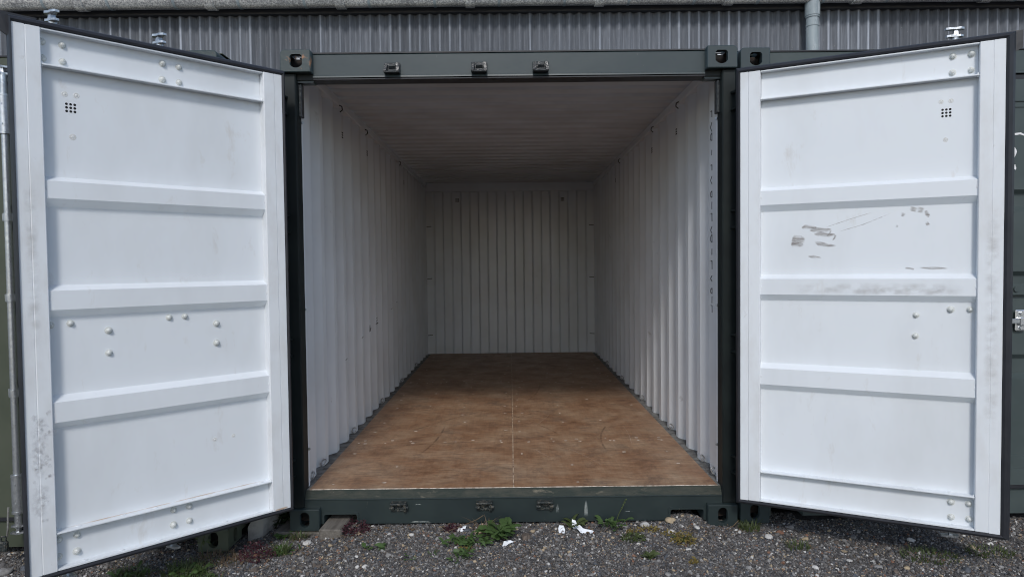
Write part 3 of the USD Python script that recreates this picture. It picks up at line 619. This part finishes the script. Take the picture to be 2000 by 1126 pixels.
dr = make_door(main, 1, (1.190, -0.125, 0), -math.degrees(AR), 'green_paint', True, (0.945,), br, 'right door swung wide open, white inside with dark scuff marks',
               flats=[(0.874, 2.157, 0.9), (0.913, 2.157, 0.9), (0.893, 1.983, 0.9)], vent=(0.895, 2.105))
# hinges
def hinge(s, z, door_o, a):
    pin = np.array([s*1.213, -0.030])
    u = np.array([s*math.cos(a), -math.sin(a)]); n = np.array([s*math.sin(a), math.cos(a)])     # n: from the inner to the outer face
    q = np.array(door_o[:2]) + u*0.055 + n*0.068
    P = [cyl((*pin, z-0.055), (*pin, z+0.055), 0.015, 14)]
    for dz in (-0.050, 0.040):
        P.append(hull([(s*1.188, 0.026, z+dz+e) for e in (0, 0.010)] + [(s*1.217, 0.026, z+dz+e) for e in (0, 0.010)] + [(pin[0]-s*0.012, pin[1]-0.008, z+dz+e) for e in (0, 0.010)] + [(pin[0]+s*0.004, pin[1]-0.010, z+dz+e) for e in (0, 0.010)]))
    w = np.array([-(q-pin)[1], (q-pin)[0]]); w = w/np.linalg.norm(w)*0.006
    P.append(hull([(*(pin+k*w), z+e) for k in (-1, 1) for e in (-0.024, 0.026)] + [(*(q+k*w), z+e) for k in (-1, 1) for e in (-0.024, 0.026)]))
    return trimesh.util.concatenate(P)
for z in (2.30, 1.67, 1.00, 0.34):
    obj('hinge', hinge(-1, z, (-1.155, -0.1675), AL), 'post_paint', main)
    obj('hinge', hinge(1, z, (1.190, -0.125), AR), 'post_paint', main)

# dirt on the doors
def smear_strip(name, mat, pts, w, parent, s, y=-0.0004):
    P = np.array(pts, float); d = np.gradient(P, axis=0); n = np.stack([-d[:, 1], d[:, 0]], 1); n /= np.linalg.norm(n, axis=1)[:, None]
    w = np.broadcast_to(w, len(P))[:, None]
    A, B = P+n*w/2, P-n*w/2; k = len(P); u = np.linspace(0, 1, k)
    V = [(a[0], y, a[1]) for a in A] + [(b[0], y, b[1]) for b in B]; UV = [(t, 0.0) for t in u] + [(t, 1.0) for t in u]
    F = []
    for i in range(k-1): F += [(i, k+i, k+i+1), (i, k+i+1, i+1)]
    m = trimesh.Trimesh(V, F, process=False)
    if m.face_normals[0][1] > 0: m.invert()
    m = mirror(m, s)
    q = usdkit.mesh(stage, path_for(name, parent), m, '/World/Looks/'+mat, uv=np.array(UV))
    return q.GetPrim()
yp = 0.0455
def K(l): return [(u*1.015, S(z)) for u, z in l]
for l, w in [([(0.285, 1.605), (0.30, 1.608), (0.34, 1.603), (0.36, 1.600)], [0.004, 0.013, 0.010, 0.003]), ([(0.318, 1.592), (0.35, 1.592), (0.40, 1.588), (0.425, 1.590)], [0.004, 0.016, 0.012, 0.004]),
             ([(0.34, 1.572), (0.37, 1.572), (0.41, 1.563), (0.445, 1.566)], [0.005, 0.015, 0.013, 0.004]), ([(0.345, 1.533), (0.37, 1.523), (0.41, 1.512), (0.447, 1.510)], [0.004, 0.014, 0.011, 0.004]),
             ([(0.24, 1.548), (0.25, 1.546), (0.28, 1.542), (0.305, 1.541)], [0.014, 0.028, 0.026, 0.014]), ([(0.237, 1.528), (0.25, 1.526), (0.28, 1.519), (0.298, 1.519)], [0.01, 0.022, 0.014, 0.006]),
             ([(0.315, 1.462), (0.34, 1.459), (0.38, 1.452)], [0.004, 0.009, 0.003]), ([(0.44, 1.565), (0.436, 1.55), (0.425, 1.536)], [0.007, 0.006, 0.002]), ([(0.42, 1.588), (0.415, 1.575), (0.40, 1.558)], [0.006, 0.005, 0.003]),
             ([(0.722, 1.640), (0.729, 1.660)], [0.008, 0.012]), ([(0.765, 1.662), (0.772, 1.684)], [0.016, 0.020]), ([(0.794, 1.655), (0.800, 1.682)], [0.014, 0.016]), ([(0.817, 1.668), (0.825, 1.645), (0.828, 1.632)], [0.008, 0.012, 0.004]),
             ([(0.818, 1.600), (0.832, 1.608)], [0.010, 0.012]), ([(0.70, 1.592), (0.705, 1.602)], [0.006, 0.006]),
             ([(0.39, 1.60), (0.50, 1.637), (0.60, 1.667)], 0.0018), ([(0.45, 1.578), (0.56, 1.61), (0.68, 1.66)], 0.0018), ([(0.735, 1.400), (0.775, 1.395)], [0.006, 0.006]), ([(0.79, 1.402), (0.85, 1.398), (0.91, 1.396)], [0.004, 0.008, 0.004])]:
    smear_strip('scuff', 'smear_streak', K(l), np.array(w)*2.1, dr, 1, yp)
for l, w in [([(0.22, 1.300), (0.60, 1.305), (0.98, 1.30)], 0.075), ([(0.50, 1.287), (0.70, 1.29), (0.97, 1.292)], 0.04)]:
    smear_strip('grime', 'smear_grime', K(l), w, dr, 1, 0.0092)
smear_strip('grime', 'smear_grime', [(1.085, 0.6), (1.085, 1.2), (1.085, 1.7)], 0.07, dr, 1, -0.0006)
for l, w in [([(1.075, 0.58), (1.085, 0.70), (1.08, 0.86)], [0.05, 0.09, 0.06]), ([(1.08, 0.42), (1.085, 0.50), (1.08, 0.57)], [0.05, 0.09, 0.07]), ([(1.083, 1.1), (1.083, 1.5), (1.083, 1.8)], 0.06)]:
    smear_strip('grime', 'smear_hand' if l[0][1] < 1 else 'smear_grime', l, w, dl, -1, -0.0006)
for k in range(26):
    z0 = random.choice([0.46, 0.62, 0.70, 0.80])+random.uniform(-0.05, 0.05); u = random.uniform(1.05, 1.105)
    smear_strip('scuff', 'smear_hand', [(u, z0), (u-random.uniform(.01, .035), z0+random.uniform(-.012, .012))], random.uniform(.012, .035), dl, -1, -0.0008-0.00002*k)
smear_strip('rust_stain', 'smear_rust', [(0.015, ZB+0.008), (0.09, ZB+0.007)], 0.012, dl, -1, -0.0007)
smear_strip('rust_stain', 'smear_rust', [(0.10, S(0.364)+0.006), (0.5, S(0.364)+0.006), (1.02, S(0.364)+0.006)], 0.006, dl, -1, 0.039)
# chalky scrapes on the sill face
def flat_smear(name, mat, x0, x1, z0, z1, y, parent):
    m = trimesh.Trimesh([(x0, y, z0), (x1, y, z0), (x1-(x1-x0)*.3, y, z1), (x0+(x1-x0)*.25, y, z1)], [(0, 1, 2), (0, 2, 3)], process=False)
    usdkit.mesh(stage, path_for(name, parent), m, '/World/Looks/'+mat, uv=np.array([(0, 0), (1, 0), (1, 1), (0, 1.0)]))
for a in [(0.385, 0.41, 0.05, 0.145), (-0.545, -0.50, 0.127, 0.133), (-0.58, -0.44, 0.029, 0.040), (0.23, 0.25, 0.07, 0.13), (0.6, 0.66, 0.075, 0.082)]:
    flat_smear('scrape', 'smear_chalk', *a, 0.0338, main)
# pen scribbles on the walls
def pen(pts, w, parent, name='pen_mark'):
    obj(name, tube(pts, w, 5), 'ink', parent)
xw = -1.1692
for (y, z) in [(1.66, 0.88), (1.12, 0.78), (3.0, 1.02), (3.3, 1.07)]:
    pen([(xw, y, z), (xw, y+0.05, z+0.006)], 0.002, main)
pen([(xw, 1.95, 0.90), (xw, 1.97, 0.955), (xw, 1.985, 0.90), (xw, 2.01, 0.93)], 0.0022, main)
for q in range(3): pen([(xw, 2.24, 0.945+q*0.022), (xw, 2.30, 0.948+q*0.022)], 0.002, main)
pen([(xw, 2.22, 0.94), (xw, 2.33, 0.945)], 0.002, main)
xw = 1.1693; zz = 2.33
for k in range(17):                                                # broken strokes of hand lettering, seen edge-on on the right wall
    zz -= random.uniform(0.05, 0.095); h = random.uniform(0.03, 0.055); yb = 0.300
    t = k % 4
    if t == 0: pts = [(xw, yb, zz), (xw, yb, zz+h), (xw, yb+0.024, zz+h)]
    elif t == 1: pts = [(xw, yb, zz), (xw, yb+0.030, zz+h*0.5), (xw, yb, zz+h)]
    elif t == 2: pts = [(xw, yb, zz), (xw, yb, zz+h), (xw, yb+0.026, zz+h*0.8), (xw, yb+0.026, zz+h*0.2), (xw, yb, zz)]
    else: pts = [(xw, yb+0.004, zz), (xw, yb+0.002, zz+h)]
    pen(pts, 0.0024, main)

# --- neighbours
nl = thing('shipping_container', 'olive green closed shipping container at the left edge with a galvanised lock rod', 'container', (-2.709, -0.15, -0.045))
make_container(nl, 'olive_paint', lambda s, t: 'rusty_cast' if t else 'olive_paint', False)
nr = thing('shipping_container', 'slate green closed shipping container behind the right door with a torn sticker', 'container', (2.467, 0.045, 0.0))
make_container(nr, 'slate_paint', lambda s, t: 'green_paint', False)
for c, sk in ((nl, 'olive_paint'), (nr, 'slate_paint')):
    for s in (-1, 1):
        make_door(c, s, (s*1.145, 0.075, 0), 180.0, sk, False, (0.545, 0.996) if s > 0 else (0.972,))
# torn sticker, handle and catch on the right neighbour's right door (container coordinates)
def flatpoly(pts, y0, y1): return ext(Polygon(pts), y0, y1, 'y')
R2 = np.random.default_rng(5)
def ragged(x0, x1, z0, z1, n=26, a=0.012):
    t = np.linspace(0, 1, n//4, endpoint=False)
    P = [(x0+(x1-x0)*k, z0) for k in t] + [(x1, z0+(z1-z0)*k) for k in t] + [(x1-(x1-x0)*k, z1) for k in t] + [(x0, z1-(z1-z0)*k) for k in t]
    return [(p[0]+R2.uniform(-a, a), p[1]+R2.uniform(-a, a)) for p in P]
st = obj('sticker', flatpoly(ragged(0.20, 0.62, 1.90, 2.13), 0.0254, 0.0262), 'sticker_dark', nr)
obj('torn_paper', [flatpoly([(0.262, 2.085), (0.272, 2.07), (0.298, 2.03), (0.30, 2.02), (0.285, 1.985), (0.283, 1.955), (0.258, 1.952), (0.27, 2.0), (0.272, 2.03), (0.258, 2.075)], 0.0246, 0.0252), flatpoly(ragged(0.255, 0.295, 1.925, 1.952, 16, 0.004), 0.0246, 0.0252), flatpoly(ragged(0.27, 0.36, 2.110, 2.122, 16, 0.006), 0.0246, 0.0252)], 'sticker_white', st)
hd = obj('handle', [bx(0.14, 0.31, -0.012, 0.0, 1.085, 1.112, 0.004), bx(0.165, 0.185, -0.012, 0.02, 1.085, 1.112, 0.003)], 'zinc', nr)
obj('catch', [bx(0.288, 0.345, 0.002, 0.012, 1.045, 1.160, 0.006), bx(0.30, 0.335, -0.016, 0.003, 1.075, 1.118, 0.004), cyl((0.318, 0.0, 1.142), (0.318, -0.006, 1.142), 0.009, 12), cyl((0.318, 0.0, 1.062), (0.318, -0.006, 1.062), 0.009, 12)], 'zinc_bright', hd)
obj('latch_plate', [bx(0.14, 0.40, 0.0, 0.010, 1.240, 1.300, 0.003), cyl((0.285, 0.0, 1.273), (0.285, -0.008, 1.273), 0.014, 14)], 'slate_paint', nr)
# padlock cord at the foot of the left neighbour's rod
obj('cord', tube([(0.122, -0.060, 0.27), (0.121, -0.064, 0.22), (0.120, -0.066, 0.16), (0.116, -0.07, 0.12)], 0.0045, 8), 'ledge', nl)
obj('padlock', [bx(0.085, 0.125, -0.09, -0.065, 0.05, 0.10, 0.005), tube([(0.092, -0.078, 0.10), (0.094, -0.078, 0.125), (0.116, -0.078, 0.125), (0.118, -0.078, 0.10)], 0.004, 8)], 'old_iron', nl)

# ------------------------------------------------------------------ things on the ground
def on(x, y, dz=0.0): return (x, y, float(gz(x, y))+dz)
tb = bx(-0.062, 0.062, -0.55, 0.55, -0.045, 0.045, 0.006)
tbt = thing('timber_baulk', 'weathered timber baulk poking out of the fork pocket under the container corner', 'timber', (-0.935, 0.475, 0.018), -5.0)
v = tb.vertices.copy(); v[:, 2] += 0.05*v[:, 1]; tb.vertices = v
obj('baulk', tb, 'timber', tbt)
obj('packing_board', mv(bx(-0.14, 0.14, -0.10, 0.10, -0.014, 0.012, 0.004), (-1.13+0.935, 0.08-0.475, -0.034)), 'timber', tbt)
sl = obj('concrete_slab', hull([(-1.455, 0.02, -0.07), (-1.385, 0.05, -0.07), (-1.455, 0.02, 0.02), (-1.375, 0.05, 0.16), (-1.40, 0.35, -0.07), (-1.33, 0.35, -0.07), (-1.40, 0.35, 0.18), (-1.33, 0.35, 0.20)]), 'slab')
tag(sl, 'pale broken concrete slab standing in the dark gap between containers', 'slab')

# larger loose stones, each its own piece of the ground
spots = [(0.83, -0.10, .028, 6), (0.79, -0.04, .022, 3), (0.56+.30, 0.02, .036, 5), (0.98, -0.06, .022, 6), (0.71, -0.005, .030, 6), (0.60, -0.02, .020, 3), (1.34, -0.13, .026, 6), (1.52, -0.155, .022, 5), (1.42, -0.07, .024, 8), (1.51, 0.0, .030, 3),
         (0.063, -0.16, .036, 4), (-0.19, -0.085, .030, 5), (-0.25, -0.06, .024, 7), (-0.29, -0.05, .028, 6), (0.0, -0.02, .018, 3), (0.10, -0.07, .018, 5), (0.155, -0.27, .012, 6), (-0.21, -0.44, .017, 4), (0.16, -0.47, .013, 6), (0.31, -0.52, .014, 3),
         (-1.09, -0.12, .030, 6), (-0.83, -0.05, .022, 5), (-1.26, -0.42, .026, 4), (-1.20, -0.56, .024, 3), (-1.32, -0.22, .020, 8), (-2.52, -0.34, .040, 3), (-2.60, -0.26, .036, 1), (-2.45, -0.30, .030, 7), (-2.56, -0.42, .026, 4), (-2.66, -0.32, .034, 0),
         (1.62, -0.42, .018, 6), (1.72, -0.50, .020, 3), (1.42, -0.50, .020, 6), (1.28, -0.40, .016, 3), (1.84, -0.52, .018, 5), (2.30, -0.30, .018, 5), (2.42, -0.25, .020, 6), (0.42, -0.50, .016, 4), (1.10, -0.52, .020, 3), (0.92, -0.43, .014, 5),
         (-0.62, -0.36, .018, 3), (-0.75, -0.46, .016, 6), (-0.95, -0.42, .022, 4), (-0.48, -0.50, .015, 5), (-0.70, -0.20, .016, 3), (-0.55, -0.10, .016, 5), (2.10, -0.55, .024, 7), (2.05, -0.20, .022, 6), (1.78, -0.14, .020, 3), (1.66, -0.20, .018, 4)]
for k in range(70):
    spots.append((random.uniform(-1.5, 2.6), random.uniform(-0.75, -0.02), random.uniform(0.011, 0.019), random.choice([3, 3, 5, 6, 4, 7, 1])))
for k, (x, y, r, mi) in enumerate(spots):
    m = rock(100+k, 2, (1, random.uniform(.65, .9), random.uniform(.45, .65)), 0.25)
    m.apply_scale(r*0.95); m.apply_transform(trimesh.transformations.rotation_matrix(random.uniform(0, 6.28), (0, 0, 1)))
    obj('stone', mv(m, on(x, y, r*0.22)), ROCKS[mi], ground, smooth=28)

# gravel
def gravel():
    pi = UsdGeom.PointInstancer.Define(stage, path_for('gravel', None))
    tag(pi.GetPrim(), 'dark grey crushed gravel spread in front of the containers', 'gravel', kind='stuff')
    shapes = []
    weights = [0.23, 0.24, 0.12, 0.15, 0.09, 0.04, 0.035, 0.07, 0.025]
    rel, wt = [], []
    for mi in range(9):
        for q in range(2 if mi < 4 else 1):
            p = f'{pi.GetPath()}/pebble_{len(rel):03d}' if rel else f'{pi.GetPath()}/pebble'
            usdkit.mesh(stage, p, rock(300+mi*7+q, 1, (1, 0.82, 0.62), 0.4), '/World/Looks/'+ROCKS[mi], smooth=False)
            rel.append(p); wt.append(weights[mi]/(2 if mi < 4 else 1))
    pi.CreatePrototypesRel().SetTargets([Sdf.Path(p) for p in rel])
    g = np.random.default_rng(11); pos, sc = [], []
    for (xa, xb, ya, yb, n, ra, rb) in [(-3.0, 3.0, -0.95, 0.12, 125000, 0.0026, 0.0076), (-3.0, 3.0, -0.95, 0.12, 7000, 0.0085, 0.0125), (-4.6, 4.6, -3.2, -0.95, 70000, 0.004, 0.012), (-4.6, -3.0, -0.95, -0.1, 6000, .004, .012), (3.0, 4.6, -0.95, 0.1, 6000, .004, .012), (0.86, 1.03, 0.0, 0.30, 900, .003, .010), (-1.49, -1.22, 0.1, 1.4, 4500, .004, .011), (1.24, 1.6, -.05, .25, 1200, .004, .010)]:
        x = g.uniform(xa, xb, n); y = g.uniform(ya, yb, n); r = ra+(rb-ra)*g.uniform(0, 1, n)**2.0
        pos.append(np.stack([x, y, gz(x, y)+r*g.uniform(-0.2, 0.45, n)], 1)); sc.append(r)
    pos = np.vstack(pos); r = np.concatenate(sc)
    q = g.normal(size=(len(r), 4)); q[:, 1:3] *= 0.45; q /= np.linalg.norm(q, axis=1)[:, None]
    ids = g.choice(len(rel), len(r), p=np.array(wt)/sum(wt))
    pi.CreateProtoIndicesAttr(Vt.IntArray.FromNumpy(ids.astype(np.int32)))
    pi.CreatePositionsAttr(Vt.Vec3fArray.FromNumpy(pos.astype(np.float32)))
    pi.CreateScalesAttr(Vt.Vec3fArray.FromNumpy(np.repeat(r[:, None], 3, 1).astype(np.float32)))
    pi.CreateOrientationsAttr(Vt.QuathArray([Gf.Quath(*map(float, w)) for w in q]))
gravel()

# plants
def strip(P, W, side):
    """a leaf: centre line P, half widths W, side direction"""
    P = np.array(P); W = np.array(W)[:, None]; sd = np.array(side); A, B = P+sd*W, P-sd*W; k = len(P)
    F = []
    for i in range(k-1): F += [(i, k+i, k+i+1), (i, k+i+1, i+1)]
    return trimesh.Trimesh(np.vstack([A, B]), F, process=False)
def grass(seed, n, h, sp):
    r = np.random.default_rng(seed); out = []
    for i in range(n):
        a = r.uniform(0, 6.28); rr = sp*math.sqrt(r.uniform(0, 1)); b = np.array([rr*math.cos(a), rr*math.sin(a)*0.7, 0]); hh = h*r.uniform(0.35, 1.0); a2 = a+r.normal(0, 0.8); le = r.uniform(0.2, 0.9)*hh
        P = [b+np.array([math.cos(a2)*le*t**1.8, math.sin(a2)*le*t**1.8, hh*(t-0.30*t**2.4)]) for t in (0, .35, .7, 1)]
        w = r.uniform(0.0012, 0.0026); out.append(strip(P, [w, w, w*.7, w*.1], (-math.sin(a2), math.cos(a2), 0)))
    return trimesh.util.concatenate(out)
def weed(seed, n, L, rise, sp=0.02, lobes=True):
    r = np.random.default_rng(seed); out = []
    for i in range(n):
        a = r.uniform(0, 6.28); b = np.array([r.normal(0, sp), r.normal(0, sp*.7), r.uniform(0, .012)]); l = L*r.uniform(0.5, 1.05); up = rise*r.uniform(0.5, 1.3)
        ts = np.linspace(0, 1, 8); P = [b+np.array([math.cos(a)*l*t, math.sin(a)*l*t, up*l*(1.6*t-1.0*t*t)]) for t in ts]
        w = l*0.17*np.array([.18, .30, .75, .55, 1.0, .7, .95, .12]) if lobes else l*0.22*np.array([.15, .5, .9, 1, .95, .75, .45, .05])
        tilt = r.normal(0, .35); out.append(strip(P, w, (-math.sin(a)*math.cos(tilt), math.cos(a)*math.cos(tilt), math.sin(tilt))))
    return trimesh.util.concatenate(out)
def cushion(seed, n, rad, h):
    """a low mat of short fleshy sprigs"""
    r = np.random.default_rng(seed); out = []
    for i in range(n):
        a = r.uniform(0, 6.28); rr = rad*math.sqrt(r.uniform(0, 1)); b = np.array([rr*math.cos(a), rr*math.sin(a)*.7, h*r.uniform(0, 1)*(1-(rr/rad)**2*.7)])
        d = r.normal(size=3); d[2] = abs(d[2]); d /= np.linalg.norm(d); s2 = np.cross(d, r.normal(size=3)); s2 /= np.linalg.norm(s2); l = r.uniform(.005, .013)
        out.append(strip([b, b+d*l*.5, b+d*l], [l*.12, l*.30, l*.04], s2))
    return trimesh.util.concatenate(out)
def plant(name, label, cat, x, y, parts, dz=0.0, group=None, k=1.25):
    t = thing(name, label, cat, on(x, y, 0.002+dz), group=group)
    if name == 'bush': k = 1.0
    if name == 'grass_tuft' and x < -1.1: k = 0.85
    for _, m, _ in parts:
        for q in (m if isinstance(m, list) else [m]): q.apply_scale(k)
    for pn, m, mt in parts: obj(pn, m, mt, t)
    return t
plant('weed', 'largest bright green weed with lobed leaves under the middle of the sill', 'weed', -0.085, -0.16, [('foliage', weed(1, 46, 0.095, 0.75, 0.022), 'leaf_green'), ('dry_stalk', mv(grass(2, 26, 0.11, 0.03), (-0.055, 0.05, 0)), 'leaf_dry')])
plant('weed', 'low spreading green weed left of the largest weed, half hidden by it', 'weed', -0.20, -0.235, [('foliage', trimesh.util.concatenate([weed(3, 40, 0.050, 0.6, 0.03), mv(weed(4, 40, 0.045, 0.6, 0.03), (-0.06, -.01, 0))]), 'leaf_green')])
plant('weed', 'small pale green weed nearest the camera left of centre', 'weed', -0.245, -0.385, [('foliage', weed(5, 34, 0.042, 0.6, 0.022), 'leaf_green'), ('dry_leaf', mv(cushion(6, 40, 0.03, .02), (0.0, 0.06, 0)), 'leaf_yellow')])
plant('weed', 'two-leaved green seedling on bare gravel right of the timber baulk', 'weed', -0.66, -0.265, [('foliage', trimesh.util.concatenate([weed(7, 7, 0.05, 0.35, 0.01, False), mv(weed(8, 5, 0.042, 0.3, 0.01, False), (-0.06, .0, 0))]), 'leaf_green')])
plant('weed', 'tiny green seedlings between the seedling and the small pale weed', 'weed', -0.50, -0.40, [('foliage', trimesh.util.concatenate([weed(9, 9, 0.026, 0.5), mv(weed(10, 8, 0.022, .5), (0.08, .03, 0)), mv(weed(71, 9, 0.026, .5), (0.17, -.04, 0))]), 'leaf_green')])
plant('red_weed', 'dark red weed growing against the timber baulk', 'weed', -0.855, -0.035, [('foliage', cushion(11, 380, 0.062, 0.065), 'leaf_purple')])
plant('red_weed', 'small dark red weed left of the largest green weed at the sill', 'weed', -0.325, -0.05, [('foliage', cushion(12, 170, 0.045, 0.030), 'leaf_purple')])
plant('red_weed', 'dark red weed clump below the hinge corner of the left door', 'weed', -1.30, -0.27, [('foliage', cushion(13, 480, 0.075, 0.075), 'leaf_purple')])
plant('weed', 'green weed pierced by white plastic scraps right of the middle', 'weed', 0.325, -0.03, [('foliage', weed(14, 22, 0.060, 0.8, 0.014), 'leaf_grass')])
plant('weed', 'upright green weed with a thin leaning seed stalk against the sill', 'weed', 0.525, -0.045, [('foliage', weed(15, 30, 0.060, 0.8, 0.022), 'leaf_green'), ('stalk', [tube([(0.01, 0, 0), (0.03, 0, 0.06), (0.05, .0, 0.10), (0.06, 0, 0.125)], 0.0018, 6)] + [mv(trimesh.creation.icosphere(subdivisions=1, radius=0.004), (0.045+q*.006, 0, 0.09+q*.012)) for q in range(4)], 'leaf_grass')])
plant('stonecrop', 'yellow green cushion of stonecrop below the upright weed', 'weed', 0.62, -0.185, [('foliage', cushion(16, 260, 0.055, 0.025), 'leaf_grass')])
plant('stonecrop', 'taller yellow stonecrop below the right fork pocket', 'weed', 0.865, -0.235, [('foliage', cushion(17, 300, 0.050, 0.05), 'leaf_yellow'), ('leaf', weed(18, 10, 0.04, 0.9, .012, False), 'leaf_grass')])
plant('stonecrop', 'scattered yellow stonecrop sprigs along the sill left of the right fork pocket', 'weed', 0.72, -0.07, [('foliage', trimesh.util.concatenate([cushion(19, 110, 0.05, .012), mv(cushion(20, 90, 0.04, .012), (.08, -.05, 0)), mv(cushion(21, 60, .03, .012), (-.07, -.02, 0))]), 'leaf_yellow')])
plant('weed', 'spiky green rosette alone on the gravel right of centre', 'weed', 0.655, -0.415, [('foliage', weed(22, 22, 0.042, 0.5, .006, False), 'leaf_grass')])
plant('stonecrop', 'small yellow sprig nearest the camera right of the spiky rosette', 'weed', 0.86, -0.47, [('foliage', cushion(23, 70, 0.022, .02), 'leaf_yellow')])
plant('grass_tuft', 'short grass tuft between the two right-hand corner castings', 'grass', 1.275, -0.02, [('blades', grass(24, 110, 0.055, 0.05), 'leaf_grass')])
plant('grass_tuft', 'sparse grass tuft on gravel in front of the right door', 'grass', 1.44, -0.26, [('blades', grass(25, 60, 0.05, 0.05), 'leaf_grass')])
plant('grass_tuft', 'low mossy grass patch below the right door cam', 'grass', 2.02, -0.40, [('blades', grass(26, 240, 0.030, 0.11), 'leaf_grass')])
plant('grass_tuft', 'mossy grass patch at the right edge of the picture', 'grass', 2.34, -0.36, [('blades', grass(27, 170, 0.030, 0.09), 'leaf_grass')])
plant('grass_tuft', 'bright grass and weed clump left of the container corner', 'grass', -1.20, -0.22, [('blades', grass(28, 90, 0.10, 0.06), 'leaf_grass'), ('foliage', weed(29, 36, 0.06, 0.7, .04), 'leaf_green')])
plant('grass_tuft', 'yellowed grass tuft touching the left bottom corner casting', 'grass', -1.16, -0.03, [('blades', grass(30, 70, 0.075, 0.06), 'leaf_grass'), ('dry_blades', grass(31, 40, 0.06, 0.06), 'leaf_dry')])
plant('grass_tuft', 'wide green weedy grass clump under the left door', 'grass', -1.60, -0.40, [('blades', grass(32, 260, 0.10, 0.13), 'leaf_grass'), ('foliage', weed(33, 50, 0.07, 0.7, .07), 'leaf_green')])
plant('grass_tuft', 'dry straggly grass along the foot of the left neighbour', 'grass', -1.52, -0.24, [('dry_blades', trimesh.util.concatenate([grass(34, 170, 0.07, 0.15), mv(grass(35, 120, 0.06, 0.12), (0.16, -.05, 0))]), 'leaf_dry'), ('sprigs', cushion(36, 200, 0.16, .04), 'leaf_grass')])
plant('grass_tuft', 'green grass at the bottom edge beneath the left door', 'grass', -1.45, -0.50, [('blades', grass(37, 130, 0.06, 0.09), 'leaf_grass'), ('foliage', cushion(38, 160, .08, .03), 'leaf_green')])
plant('grass_tuft', 'weedy grass at the far left bottom under the left door edge', 'grass', -1.86, -0.42, [('blades', grass(39, 160, 0.08, 0.11), 'leaf_grass'), ('foliage', weed(40, 30, 0.06, .6, .06), 'leaf_green')])
plant('bush', 'dark leafy bush in the gap between the containers', 'bush', -1.335, 0.30, [('foliage', trimesh.util.concatenate([mv(weed(41+k, 60, 0.06, 0.9, 0.05, False), (random.uniform(-.07, .07), random.uniform(-.1, .12), 0.03*k)) for k in range(7)]), 'leaf_dark')])
plant('weed', 'pale round-leaved weed at the mouth of the dark gap', 'weed', -1.26, -0.02, [('foliage', weed(50, 12, 0.045, 1.0, .012, False), 'leaf_green')])
plant('weed', 'thin bare-stemmed weed before the left neighbour casting', 'weed', -1.60, -0.20, [('stem', tube([(0, 0, 0), (-.01, 0, .05), (.005, 0, .09), (-.015, 0, .13)], 0.0018, 6), 'leaf_grass'), ('foliage', mv(weed(51, 9, 0.03, .6), (0, 0, .06)), 'leaf_grass')])
obj_st = obj('twig', tube([(-0.345, -0.09, 0.03), (-0.27, -0.055, 0.045), (-0.20, -0.03, 0.066), (-0.165, -0.02, 0.085)], 0.0022, 6), 'leaf_dry'); tag(obj_st, 'thin dry twig leaning on the sill beside the red weed', 'twig')
tw = obj('twig', tube([(1.13, -0.09, 0.02), (1.18, -0.05, 0.024), (1.215, -0.02, 0.04)], 0.0024, 6), 'leaf_dry'); tag(tw, 'pale twig on the gravel in front of the right corner casting', 'twig')
g2 = np.random.default_rng(77); bits = []
for i in range(520):
    if i < 300: x, y = g2.uniform(-1.9, -0.7), -0.02-abs(g2.normal(0, 0.16))-0.22*max(0, 0)
    else: x, y = g2.uniform(-0.8, 1.3), 0.0-abs(g2.normal(0, 0.07))
    if x < -1.0: y -= 0.10
    a = g2.uniform(0, 6.28); l = g2.uniform(0.008, 0.034); d = np.array([math.cos(a), math.sin(a), g2.uniform(-.25, .45)]); b = np.array(on(x, y, 0.008+g2.uniform(0, .008)))
    w = g2.uniform(0.0008, 0.0016) if i % 4 else g2.uniform(0.003, 0.006)
    bits.append(strip([b, b+d*l*.5+np.array([0, 0, .002]), b+d*l], [w*.6, w, w*.3], (-math.sin(a), math.cos(a), g2.normal(0, .3))))
q = obj('plant_litter', bits, 'leaf_dry'); tag(q, 'dry straw and dead leaf bits strewn along the foot of the containers', 'plant litter', kind='stuff')
# white plastic litter
def scrap(pts, seed, t=0.0012):
    r = np.random.default_rng(seed); m = trimesh.creation.extrude_polygon(Polygon(pts), t, engine='earcut'); m = m.subdivide().subdivide()
    v = m.vertices.copy(); v[:, 2] += 0.022*(meshkit.noise(np.c_[v[:, :2]*24, np.zeros(len(v))], seed)-0.5); m.vertices = v; return m
def litter(label, x, y, pts, seed, tilt, rz=0):
    m = scrap(pts, seed); m.apply_scale(0.8); m.apply_transform(trimesh.transformations.euler_matrix(tilt, 0, rz)); o = obj('plastic_scrap', mv(m, on(x, y, 0.014)), 'plastic_white', smooth=40); tag(o, label, 'litter')
litter('small rounded white plastic scrap left of the pierced weed', 0.255, -0.075, [(-.02, -.03), (.015, -.034), (.022, .0), (.012, .03), (-.014, .034), (-.024, .005)], 1, 0.7)
litter('largest jagged white plastic scrap lying over the weed', 0.375, -0.085, [(-.065, .03), (-.03, .042), (-.01, .01), (.03, -.004), (.06, -.012), (.045, -.032), (.0, -.046), (-.03, -.02)], 2, 0.55)
litter('upright white plastic scrap stuck in the weed', 0.325, -0.04, [(-.016, .0), (.012, -.03), (.020, .01), (.010, .04), (-.014, .048)], 3, 1.2)
litter('white plastic scrap on gravel right of the largest weed', -0.035, -0.245, [(-.034, -.03), (-.014, -.028), (.012, .0), (.042, .012), (.02, .022), (-.022, .016)], 4, 0.45)
litter('grey white plastic shred at the sill left of the dry stalk', -0.275, -0.055, [(-.03, -.03), (.0, -.02), (.02, .0), (.024, .024), (-.006, .02), (-.02, .0)], 5, 0.8)
